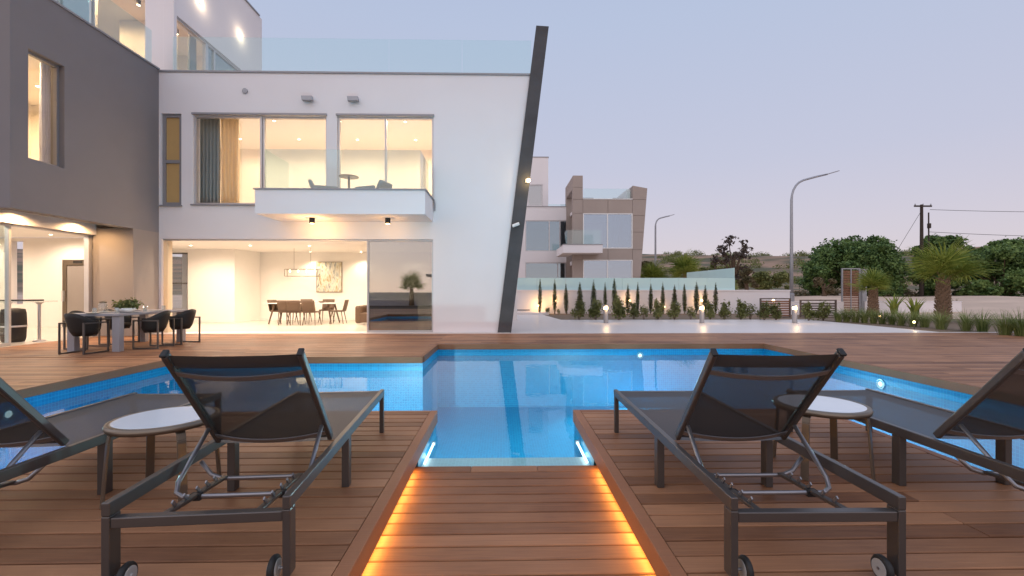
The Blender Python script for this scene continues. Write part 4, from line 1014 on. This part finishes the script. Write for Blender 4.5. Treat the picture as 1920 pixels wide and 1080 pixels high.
# garden uplights at the wall
for i, (px, py) in enumerate(((1010, 573), (1041, 563), (1180, 563), (1245, 575), (1316, 563), (1450, 563))):
    Y = 23.55 if i < 5 else 20.6; x, z = W(px, py, Y)
    lb = ('round lit wall lamp behind the first cypress', 'round lit wall lamp behind the second cypress', 'round lit wall lamp behind the eighth cypress', 'round lit wall lamp behind the eleventh cypress', 'round lit wall lamp above the middle bollard', 'round lit lamp behind the slatted panel left of the street lamp')[i]
    t = thing('garden_spike_lamp', lb, 'garden lamp', (x, Y, -.01), group='lit garden lamps at the wall')
    link('spike', MB().tube([(0, 0, 0), (0, 0, max(.1, z - .04))], .012, 8).mesh('spike'), 'metal', t)
    link('bulb', MB().lathe([(.02, -.05), (.05, -.02), (.05, .02), (.02, .05)], (0, 0, max(.16, z)), n=14).mesh('bulb'), 'lampglow', t)
    lamp('garden_light', t, (0, .12 if i < 5 else -.12, max(.2, z) + .02), (14, 8, 7, 3, 9, 9)[i], (1, .55, .18), .05)
# low slatted screens and tall gate
def screen(name, label, x0, x1, Y, z0, z1, m, fm, pitch, hgt, mull=0, cat='screen'):
    t = thing(name, label, cat, ((x0 + x1) / 2, Y, z0)); w_ = (x1 - x0) / 2; h_ = z1 - z0; f_ = .05
    link('frame', MB().holes('y', -.04, .04, -w_, w_, 0, h_, [[-w_ + f_, w_ - f_, f_, h_ - f_]]).mesh('frame'), fm, t)
    sm_ = MB().box(-w_ + f_ + .002, w_ - f_ - .002, -.012, .012, 0, hgt).mesh('slat'); z = f_ + .02
    while z < h_ - f_ - hgt: link('slat', sm_, m, t, loc=(0, 0, z)); z += pitch
    if mull: link('mullion', MB().box(-.025, .025, -.035, -.013, f_ + .001, h_ - f_ - .001).mesh('mullion'), fm, t)
    return t
SY_ = 20.3
screen('slatted_screen', 'low dark slatted screen left of the tall street lamp', WX(1425, SY_), WX(1482, SY_), SY_, -.02, W(1450, 559, SY_)[1], 'slat', 'slatgrey', .105, .07)
screen('slatted_screen', 'low dark slatted screen right of the tall street lamp', WX(1500, SY_), WX(1568, SY_), SY_, -.02, W(1530, 562, SY_)[1], 'slatgrey', 'slatgrey', .105, .07)
GY = 23.2
screen('slatted_gate', 'tall grey framed gate with red brown slats behind the small palm', WX(1578, GY), WX(1612, GY), GY, -.02, W(1595, 503, GY)[1], 'slat', 'galv', .085, .06, 1, 'gate')
t = thing('gate_pillar', 'square grey gate pillar beside the tall slatted gate', 'pillar', (WX(1617, GY + .2), GY + .2, 0))
link('shaft', MB().box(-.12, .12, -.15, .15, -.1, W(1617, 506, GY)[1]).mesh('shaft'), 'galv', t, bevel=.01)
link('cap', MB().box(-.14, .14, -.17, .17, W(1617, 506, GY)[1] + .001, W(1617, 506, GY)[1] + .05).mesh('cap'), 'galv', t)
t = thing('boundary_wall', 'low white boundary wall between the palms and the sandy road', 'wall', (20, GY, 0))
xa, xb = WX(1613, GY), WX(1803, GY)
link('wall_body', MB().box(xa - 20 + .25, xb - 20, 0, .2, -.15, W(1700, 566, GY)[1]).mesh('wall_body'), 'white', t)
link('coping', MB().box(xa - 20 + .25, xb - 20 + .02, -.02, .22, W(1700, 566, GY)[1] + .001, W(1700, 566, GY)[1] + .04).mesh('coping'), 'white', t)
t = thing('kerb_wall', 'short white wall behind the slatted screens by the street lamp', 'wall', (16, 22.6, 0))
link('wall_body', MB().box(WX(1440, 22.6) - 16, WX(1582, 22.6) - 16, 0, .2, -.15, W(1500, 567, 22.6)[1]).mesh('wall_body'), 'white', t)
link('coping', MB().box(WX(1440, 22.6) - 16, WX(1582, 22.6) - 16, -.02, .22, W(1500, 567, 22.6)[1] + .001, W(1500, 567, 22.6)[1] + .04).mesh('coping'), 'white', t)

# ornamental grasses along the right bed
gbl = [blades('blades', 170, .74, .45, .011, 70 + s, .75) for s in range(4)]
GR = [(1572, 603, 27), (1588, 603, 30), (1604, 604, 30), (1621, 605, 30), (1638, 606, 30), (1655, 607, 30), (1672, 608, 30), (1690, 610, 34), (1712, 612, 32), (1733, 613, 36), (1765, 617, 40), (1812, 620, 42), (1842, 622, 42), (1884, 628, 50), (1915, 630, 52)]
for i, (px, py, hp) in enumerate(GR):
    x, y = G(px, py, 0); s = hp * y / F / .66
    t = thing('ornamental_grass', f'spiky green grass clump along the terrace edge, {ORD[i]} from the slatted screens', 'grass clump', (x, y, -.012), random.uniform(0, 6), 'grass clumps along the terrace edge')
    link('blades', gbl[i % 4], 'grass', t, scale=(s * 1.15, s * 1.15, s)); link('crown', MB().lathe([(.06, 0), (.05, .04), (.01, .05)], n=8).mesh('crown'), 'soil', t)
for i, (px, py, hp, nm) in enumerate(((1676, 590, 40, 'pale young canna plant beside the small palm'), (1715, 596, 42, 'pale young canna plant between the two palms'), (1792, 580, 22, 'dry tuft on the sandy verge right of the large palm'))):
    x, y = G(px, py, 0); s = hp * y / F / .66
    t = thing('canna_plant' if i < 2 else 'dry_grass', nm, 'plant', (x, y, -.012), i)
    link('leaves', blades('leaves', 22 if i < 2 else 60, .72, .3, .07 if i < 2 else .025, 90 + i, .5), 'frond' if i < 2 else 'dryleaf', t, scale=(s, s, s)); link('stem', MB().tube([(0, 0, 0), (0, 0, .4 * s)], .01, 6).mesh('stem'), 'petiole', t)
for i, (px, py, nm) in enumerate(((1714, 603, 'tiny lit path light among the grasses near the large palm'), (1650, 592, 'tiny lit path light among the grasses near the small palm'))):
    x, y = G(px, py, .25)
    t = thing('path_light', nm, 'garden lamp', (x, y, -.012))
    link('stake', MB().tube([(0, 0, 0), (0, 0, .22)], .01, 8).mesh('stake'), 'metal', t); link('bulb', MB().lathe([(.02, .22), (.035, .24), (.02, .28)], n=12).mesh('bulb'), 'lampglow', t)
    lamp('path_glow', t, (0, -.05, .3), 1.5, (1, .8, .5), .03)

# fan palms
def fan_frond(seed, n=26, R_=.95, pet=.75):
    rg = random.Random(seed); m_ = MB(); 
    base = np.array((0, 0, 0.)); tip = np.array((pet, 0, .05))
    for k in range(n):
        a = R(-128 + 256 * k / (n - 1)) + rg.uniform(-.03, .03); L_ = R_ * (.80 + .25 * math.cos(a * .6)) * rg.uniform(.92, 1.06)
        c_, s_ = math.cos(a), math.sin(a); pts = []
        for v, ww in ((.02, .25), (.35, 1), (.65, .8), (.88, .4), (1.0, .05)):
            r_ = L_ * v; dz = -.10 * abs(s_) * r_ - .55 * max(0, v - .5) ** 2 * L_ * (1 + .8 * rg.random()); wq = .028 * ww
            cx_ = tip + np.array((c_ * r_, s_ * r_, dz)); off = np.array((-s_, c_, 0)) * wq
            pts.append((tuple(cx_ - off), tuple(cx_ + (0, 0, .012 * ww)), tuple(cx_ + off)))
        m_.sheet(pts)
    return m_.mesh('frond')
fr_m = [fan_frond(s) for s in range(3)]
pet_m = MB().tube([(0, 0, 0), (.4, 0, .04), (.78, 0, .05)], [.022, .015, .010], 6).mesh('petiole')
def palm(label, x, y, hgt, rad, crown, nf, seed, group='fan palms in the garden', boots=True):
    rg = random.Random(seed); t = thing('fan_palm', label, 'palm', (x, y, -.02), 0, group)
    tr = MB().tube([(0, 0, 0), (0, 0, hgt * .15), (0, 0, hgt * .5), (0, 0, hgt * .85), (0, 0, hgt + .1)], [rad * 1.25, rad * 1.1, rad, rad * .85, rad * .6], 14)
    trunk = link('trunk', tr.mesh('trunk', True), 'palmbark', t)
    if boots:
        bm = MB()
        for k in range(150):
            a = k * 2.4; z = hgt * k / 150 * 1.02; r_ = rad * (1.15 - .35 * z / hgt)
            c_, s_ = math.cos(a), math.sin(a); bm.bar((c_ * r_ * .8, s_ * r_ * .8, z), (c_ * (r_ * 1.45), s_ * (r_ * 1.45), z + .13 + .06 * rg.random()), .09, .025, (c_, s_, .3))
        tag(link('leaf_boots', bm.mesh('leaf_boots'), 'palmbark', trunk), kind='stuff')
    for k in range(nf):
        u = k / nf; el = R(84 - 76 * u ** 1.15 + rg.uniform(-8, 8)); az = k * 2.399 + rg.uniform(-.3, .3); s = crown * rg.uniform(.8, 1.12) * (1.05 - .15 * u)
        f_ = link('frond', fr_m[k % 3], 'frond', t, loc=(0, 0, hgt), rot=(rg.uniform(-.25, .25), -el, az), scale=(s, s, s)); link('petiole', pet_m, 'petiole', f_)
    return t
x, y = G(1768, 604, 0); palm('large fan palm with thick shaggy trunk at right of the terrace', x, y, (604 - 527) * y / F, .17, 1.0, 19, 1)
y = 21.5; x = WX(1637, y); palm('small fan palm standing right in front of the slatted gate', x, y, 1.2, .15, .74, 18, 2)
for i, (px, Y, h_, sc) in enumerate(((1225, 36, 1.5, 1.05), (1283, 35, 1.9, 1.2), (1318, 29, .6, .55), (1362, 27, .7, .62))):
    palm(('fan palm right of the neighbouring house, beside its wall', 'bright fan palm above the frosted glass fence, largest there', 'young fan palm behind the frosted glass return panel', 'young fan palm nearest the end of the frosted glass fence')[i], WX(px, Y), Y, h_ + .3, .16, sc, 22, 10 + i, 'fan palms beyond the glass fence', False)

# ---- trees
def tree(label, px, Y, px0, px1, top, bot, m, seed, n=15000, size=.17, name='broadleaf_tree', nl=26, cat='tree', zb=0., flat=.55, shell=.5, group=None, smul=1.):
    rg = random.Random(seed); x0, x1 = WX(px0, Y), WX(px1, Y); xc = WX(px, Y); zt_ = W(px, top, Y)[1]; zl = W(px, bot, Y)[1]; zg = ground_h(xc, Y) + zb
    t = thing(name, label, cat, (xc, Y, zg), 0, group); hw = (x1 - x0) / 2; cx_ = (x0 + x1) / 2 - xc; lobes = []
    hh = zt_ - zl
    for k in range(nl):
        a = rg.uniform(0, 2 * math.pi); u = rg.random() ** .25; v = rg.random() ** .85
        s = hw * rg.choice((.10, .13, .17, .24)) * rg.uniform(.9, 1.15) * smul; env = math.sqrt(max(.02, 1 - (2 * v - .75) ** 2 / 1.7))
        lobes.append((cx_ + math.cos(a) * u * (hw - s * .8) * env, math.sin(a) * u * (hw - s) * env * .8, zl - zg + s * .4 + v * (hh - s * 1.0), s, s, s * flat))
    link('crown', leaf_mesh('crown', lobes, n, size, seed, 1.7, shell, .4), m, t)
    tr = MB(); tr.tube([(0, 0, -.3), (.05, 0, (zl - zg) * .5), (.0, .05, zl - zg + hh * .3), (.1, 0, zl - zg + hh * .6)], [.26, .2, .15, .06], 9)
    for l in lobes[::3]: tr.tube([(0, .02, zl - zg + hh * .12), ((l[0]) * .5, l[1] * .5, zl - zg + hh * .25 + (l[2] - zl + zg) * .3), (l[0], l[1], l[2])], [.10, .06, .02], 6)
    link('trunk', tr.mesh('trunk'), 'bark', t)
    return t
tree('round dark green tree left of the utility pole', 1600, 47, 1512, 1692, 443, 558, 'leaf', 3, 34000, .17, nl=80, shell=.7, flat=.75)
tree('dark green tree right behind the utility pole', 1758, 46, 1706, 1822, 440, 560, 'leaf', 4, 20000, .17, nl=55, shell=.7, flat=.75)
tree('wide green tree at the right picture edge', 1880, 42, 1795, 1985, 450, 575, 'leaf2', 5, 34000, .17, nl=80, shell=.7, flat=.75)
tree('sparse purple leaved tree beyond the end of the glass fence', 1376, 40, 1332, 1412, 437, 530, 'purple', 6, 1000, .17, nl=36, shell=.1, flat=.7, smul=1.3)
for i, (px, Y, a, c, top, bot) in enumerate(((1440, 44, 1395, 1500, 505, 545), (1400, 38, 1380, 1432, 505, 545), (1345, 50, 1310, 1382, 487, 520), (1545, 43, 1518, 1568, 520, 548), (1665, 55, 1640, 1700, 500, 545), (1215, 40, 1200, 1240, 487, 522))):
    tree(('broad olive bush on the slope behind the tall street lamp', 'olive bush at the end of the garden wall', 'brownish bush behind the purple leaved tree', 'small olive bush at the foot of the round dark tree', 'olive bush between the dark trees', 'dense bush at the side of the neighbouring house')[i], px, Y, a, c, top, bot, 'bush' if i % 2 == 0 else 'dryleaf', 60 + i, 4500, .14, 'bush', 12, 'bush', flat=.7, shell=.6, group='bushes on the slope')
# scrub on the hills
rgs = random.Random(9); lob = []
for _ in range(420):
    Y = 70 + 210 * rgs.random() ** .9; X = Y * rgs.uniform(.34, 1.25); s = rgs.uniform(.5, 1.6) * (1 + Y / 250)
    lob.append((X, Y, ground_h(X, Y) + s * .25, s, s, s * .55))
tag(link('hillside_scrub', leaf_mesh('hillside_scrub', lob, 60000, .30, 12, 1.5, .3), 'bush'), 'dry scrub scattered over the far hills', 'scrub', kind='stuff')
lob = []
for _ in range(70):
    Y = rgs.uniform(44, 64); X = Y * rgs.uniform(.5, 1.2); s = rgs.uniform(.3, .8); lob.append((X, Y, ground_h(X, Y) + s * .2, s * 1.4, s, s * .5))
tag(link('roadside_scrub', leaf_mesh('roadside_scrub', lob, 9000, .15, 13, 1.5, .4), 'dryleaf'), 'low dry scrub along the far side of the sandy road', 'scrub', kind='stuff')

# ---- street lamps and utility pole
def street_lamp(label, px, ptop, xa, Y, s=1.):
    x, z = W(px, ptop, Y); k_ = (WX(xa, Y) - x) / 86
    t = thing('street_lamp', label, 'street lamp', (x, Y, 0), group='grey street lamps')
    P_ = [(0, 54), (1, 44), (3.5, 35), (8, 27), (14, 21), (22, 17), (44, 11), (66, 6)]
    pts = [(0, 0, 0), (0, 0, (z - 54 * k_) * .5)] + [(u * k_, 0, z - v * k_) for u, v in P_]
    link('pole', MB().tube(pts, [.11, .09, .075] + [.06] * 6 + [.045], 10).mesh('pole', True), 'galv', t)
    link('lantern', MB().bar((62 * k_, 0, z - 7 * k_), (86 * k_, 0, z), .20, .045).mesh('lantern'), 'galv', t, bevel=.015)
    link('base_sleeve', MB().lathe([(.15, 0), (.15, 1.0), (.12, 1.04)], n=14).mesh('base_sleeve'), 'galv', t)
    return t
street_lamp('tall curved grey street lamp rising behind the bollards', 1484, 320, 1572, 26.0)
street_lamp('smaller distant street lamp beside the neighbouring house', 1229, 402, 1264, 41.0, 1.0)
PY = 45; x, z = W(1728, 392, PY)
t = thing('utility_pole', 'dark wooden utility pole with crossarm between the trees', 'utility pole', (x, PY, ground_h(x, PY)))
link('pole', MB().tube([(0, 0, -.3), (0, 0, z)], [.19, .13], 10).mesh('pole'), 'pole', t)
link('pole', MB().tube([(.75, 0, z - 7.2), (.72, 0, z - .8)], [.07, .06], 8).mesh('pole'), 'pole', t)
ca = link('crossarm', MB().box(-.85, .95, -.14, -.05, z - .25, z - .1).mesh('crossarm'), 'pole', t)
for xx in (-.75, .05, .85): link('insulator', MB().lathe([(.04, z - .099), (.06, z - .03), (.04, z + .06), (.02, z + .08)], (xx, -.1, 0), n=10).mesh('insulator'), 'galv', ca)
link('transformer', MB().box(.60, .84, -.18, .06, z - 2.4, z - 1.9).mesh('transformer'), 'pole', t, bevel=.03)
for i, (z0, dx_, dz, lb) in enumerate(((z - .05, .85, .3, 'upper'), (z - 2.3, .8, -.3, 'lower'))):
    pts = []
    for k in range(17):
        v = k / 16; pts.append((x + dx_ + v * 40, PY - v * 6, z0 + dz * v - 1.2 * (1 - (2 * v - 1) ** 2) * .6))
    tag(MB().tube(pts, .022, 5).build('power_line', 'rubber'), f'{lb} power line running right from the utility pole', 'power line', 'power lines')
pts = [(x - .1, PY, z - .3), (x - 2.2, PY + 1, z - 5), (x - 3.6, PY + 2, z - 9.2)]
tag(MB().tube(pts, .018, 5).build('guy_wire', 'rubber'), 'thin guy wire slanting left from the utility pole', 'wire')

# ================================================================== NEIGHBOUR
NY = 33.0
nb_ = thing('neighbour_house', 'taupe and white modern house beyond the frosted glass fence', 'house', (5, NY, 0))
def npart(name, mb, m, par=None, **k):
    c = mb.build(name, m, **k)
    if par: c.parent = par
    else: c.parent = nb_; c.location = (-5, -NY, 0)
    return c
def nr(x0, x1, y0, y1, Y=NY): return rect(x0, x1, y0, y1, Y)
xl, xr = WX(1074, NY), WX(1186, NY); zpar = W(1140, 374, NY)[1]; ztl = W(1080, 329, NY)[1]; ztr = W(1187, 348, NY)[1]; ztr2 = W(1213, 353, NY)[1]
xr0, xr1 = WX(1201, NY), WX(1214, NY); zr_b = W(1201, 520, NY)[1]
u1 = nr(1093, 1186, 400, 466); u2 = nr(1093, 1186, 487, 540); u2[2] = -.1
npart('wall', MB().holes('y', NY + .06, NY + .5, xl + .01, xr, 0, zpar - .02, [u1, u2]), 'clad')
npart('wall', MB().box(xl + .01, WX(1093, NY), NY + .06, NY + .5, zpar - .02, ztl - .01), 'clad')
# cladding panels with open joints
xc_ = [xl, WX(1093, NY), WX(1140, NY), xr]; zc_ = sorted([0, u2[3], u1[2], W(1100, 432, NY)[1], u1[3], zpar])
for i in range(3):
    for j in range(len(zc_) - 1):
        a, c, z0, z1 = xc_[i], xc_[i + 1], zc_[j], zc_[j + 1]; mz = (z0 + z1) / 2
        if i > 0 and (u1[2] - .01 < mz < u1[3] or mz < u2[3]): continue
        npart('cladding_panel', MB().box(a + .012, c - .012, NY, NY + .055, z0 + .012, z1 - .012), 'clad')
zz = [zpar, (zpar + ztl) / 2, ztl]
for z0, z1 in zip(zz, zz[1:]): npart('cladding_panel', MB().box(xl + .012, WX(1093, NY) - .012, NY, NY + .055, z0 + .012, z1 - .004), 'clad')
def sl_x(z): return xr0 + (xr1 - xr0) * (z - zr_b) / (ztr2 - zr_b)
zs = [0, 2.2, W(1, 466, NY)[1], W(1, 432, NY)[1], W(1, 400, NY)[1], zpar]
for z0, z1 in zip(zs, zs[1:]): npart('cladding_panel', MB().prism_xz([(xr + .012, z0 + .012), (sl_x(z0) - .01, z0 + .012), (sl_x(z1) - .01, z1 - .012), (xr + .012, z1 - .012)], NY, NY + .055), 'clad')
npart('cladding_panel', MB().prism_xz([(xr + .012, zpar + .012), (sl_x(zpar) - .01, zpar + .012), (sl_x(ztr2) - .01, ztr2), (xr + .012, ztr)], NY, NY + .055), 'clad')
npart('side_wall', MB().prism_xz([(xr + .005, 0), (sl_x(0), 0), (sl_x(ztr2), ztr2 - .02), (xr + .005, ztr - .02)], NY + .056, NY + 7), 'clad')
npart('roof', MB().box(xl + .3, xr, NY + .5, NY + 7, zpar - .7, zpar - .5), 'white')
npart('floor', MB().box(xl + .3, xr, NY + .51, NY + 7, 3.2, 3.5), 'white')
npart('rear_wall', MB().box(-8, xr, NY + 7, NY + 7.3, 0, zpar - .1), 'interior')
npart('cap', MB().box(WX(1093, NY), xr, NY - .03, NY + .5, zpar + .001, zpar + .06), 'paper')
npart('glass_panel', MB().box(WX(1095, NY), xr - .05, NY + .3, NY + .32, zpar + .061, W(1140, 352, NY)[1]), 'railglass')
npart('side_parapet', MB().box(xr - .25, xr - .01, NY + .6, NY + 7, zpar - .5, ztr - .15), 'white')
# portal frame left of the column
npart('portal_beam', MB().box(xl + .012, xl + .6, NY + .51, NY + 4, ztl - .95, ztl - .01), 'clad')
npart('portal_post', MB().box(xl + .012, xl + .6, NY + 3.4, NY + 4, 0, ztl - .951), 'clad')
def nwin(r, Y, divs=(), gm='glass', fm='paper', fr=.07):
    u = [r[0]] + list(divs) + [r[1]]; hs = [[u[i] + (fr if i == 0 else fr / 2), u[i + 1] - (fr if i == len(u) - 2 else fr / 2), r[2] + fr, r[3] - fr] for i in range(len(u) - 1)]
    o = npart('window', MB().holes('y', Y, Y + .1, r[0] + .002, r[1] - .002, r[2] + .002, r[3] - .002, hs), fm)
    for h in hs: npart('pane', MB().box(h[0] - .01, h[1] + .01, Y + .05, Y + .065, h[2] - .01, h[3] + .01), gm, o)
    return o
pale = glass('neighbour_glass', (.40, .46, .50), 1.6, .95, .30, 0, (.74, .86, 1)); M['pale'] = pale
nwin(u1, NY - .02, (WX(1139, NY),), 'pale'); nwin(u2, NY - .02, (WX(1139, NY),), 'pale')
for px0, px1 in ((1141, 1160), (1168, 1184)):
    Y = NY + .9
    curtain('curtain', f'pale curtain in upper window of the neighbouring house, {"left" if px0 < 1150 else "right"} one', 'paper', WX(px0, Y), WX(px1, Y), Y, u1[2] - .2, u1[3] + .1, 4, .08)
by = 31.6; r = nr(1056, 1130, 459, 474, by)
bb = npart('balcony', MB().box(r[0], r[1], by, NY + 2.5 if False else NY - .03, r[2], r[3]), 'white')
npart('slab', MB().box(r[0], xl, NY - .029, NY + 2.5, r[2], r[3]), 'white', bb)
npart('cap', MB().box(r[0] - .03, r[1] + .03, by - .03, NY - .035, r[3] + .001, r[3] + .05), 'cap', bb)
npart('glass_panel', MB().box(r[0] + .3, r[1] - .1, by + .08, by + .1, r[3] + .051, r[3] + 1.05), 'railglass', bb)
npart('glass_panel', MB().box(r[0] + .28, r[0] + .298, by + .08, NY - .04, r[3] + .051, r[3] + 1.05), 'railglass', bb)
# white wing
WY = 36.5; wx0 = -4.0; wx1 = WX(1074, WY) + .3
a1 = nr(985, 1070, 413, 471, WY); a2 = nr(985, 1070, 492, 540, WY); a2[2] = -.1
ztw = W(1040, 388, WY)[1]
npart('white_wall', MB().holes('y', WY, WY + .3, wx0, wx1, 0, ztw, [a1, a2]), 'white')
npart('parapet_cap', MB().box(wx0, wx1, WY - .04, WY + .34, ztw + .001, ztw + .06), 'cap')
nwin(a1, WY + .05, (WX(1030, WY), WX(1050, WY)), 'blue_glass', 'alu'); nwin(a2, WY + .05, (WX(1046, WY), WX(1060, WY)), 'blue_glass', 'alu')
npart('floor_slab', MB().box(wx0, wx1, WY + .31, WY + 3.7, W(1, 490, WY)[1] - .1, W(1, 472, WY)[1]), 'white')
npart('roof_slab', MB().box(wx0, wx1, WY + .31, WY + 3.7, W(1, 411, WY)[1] - .1, ztw - .3), 'white')
npart('glass_panel', MB().box(WX(1028, WY), WX(1062, WY), WY + .1, WY + .12, ztw + .061, W(1, 378, WY)[1]), 'railglass')
ph = nr(930, 1028, 295, 386, WY + .8); pw = nr(990, 1018, 346, 386, WY + .8)
npart('penthouse', MB().holes('y', WY + .8, WY + 1.1, ph[0], ph[1], ztw - .2, ph[3], [[pw[0], pw[1], pw[2], pw[3]]]), 'white')
npart('penthouse_side', MB().box(ph[1] - .3, ph[1], WY + 1.101, WY + 5, ztw - .2, ph[3]), 'white')
npart('penthouse_cap', MB().box(ph[0], ph[1] + .04, WY + .76, WY + 1.14, ph[3] + .001, ph[3] + .06), 'cap')
nwin(pw, WY + .85, (), 'dark_glass', 'alu')
for px, lb in ((1103, 'dark cushioned seat on the neighbouring roof terrace, left one'), (1162, 'dark cushioned seat on the neighbouring roof terrace, right one')):
    Y = NY + 1.6; zz = zpar - .5
    t = thing('roof_seat', lb, 'seat', (WX(px, Y), Y, zz), group='roof terrace seats')
    link('base', MB().box(-.5, .5, -.4, .4, .0, .45).mesh('base'), 'metal', t, bevel=.05); link('backrest', MB().box(-.5, .5, .2, .4, .451, 1.0).mesh('backrest'), 'metal', t, bevel=.08)

# ================================================================== behind the camera: garden mirrored in the tinted glass
t = thing('rear_garden_wall', 'pale garden wall behind the sun deck, mirrored in the tinted door', 'wall', (0, -13, 0))
link('wall_body', MB().box(-22, 22, 0, .2, -.15, 1.0).mesh('wall_body'), 'white', t); link('coping', MB().box(-22, 22, -.02, .22, 1.001, 1.05).mesh('coping'), 'white', t)
for i, (x, h_) in enumerate(((-1.5, 1.6), (-3.6, 1.0), (-7.5, 1.3), (4, 1.5))):
    palm(('fan palm mirrored in the tinted door, tallest', 'fan palm mirrored in the tinted door, left of the tallest', 'fan palm behind the sun deck at far left', 'fan palm behind the sun deck at right')[i], x, -11.5, h_, .2, .9, 18, 30 + i, 'palms behind the sun deck', False)
t = thing('garden_pergola', 'flat roofed garden pergola mirrored in the tinted door', 'pergola', (-3.8, -17, 0))
link('roof', MB().box(-3.2, 3.2, -1.5, 1.5, 2.5, 2.72).mesh('roof'), 'tablegrey', t)
for xx in (-2.4, 2.4): link('post', MB().box(xx - .12, xx + .12, -.12, .12, -.1, 2.499).mesh('post'), 'tablegrey', t)
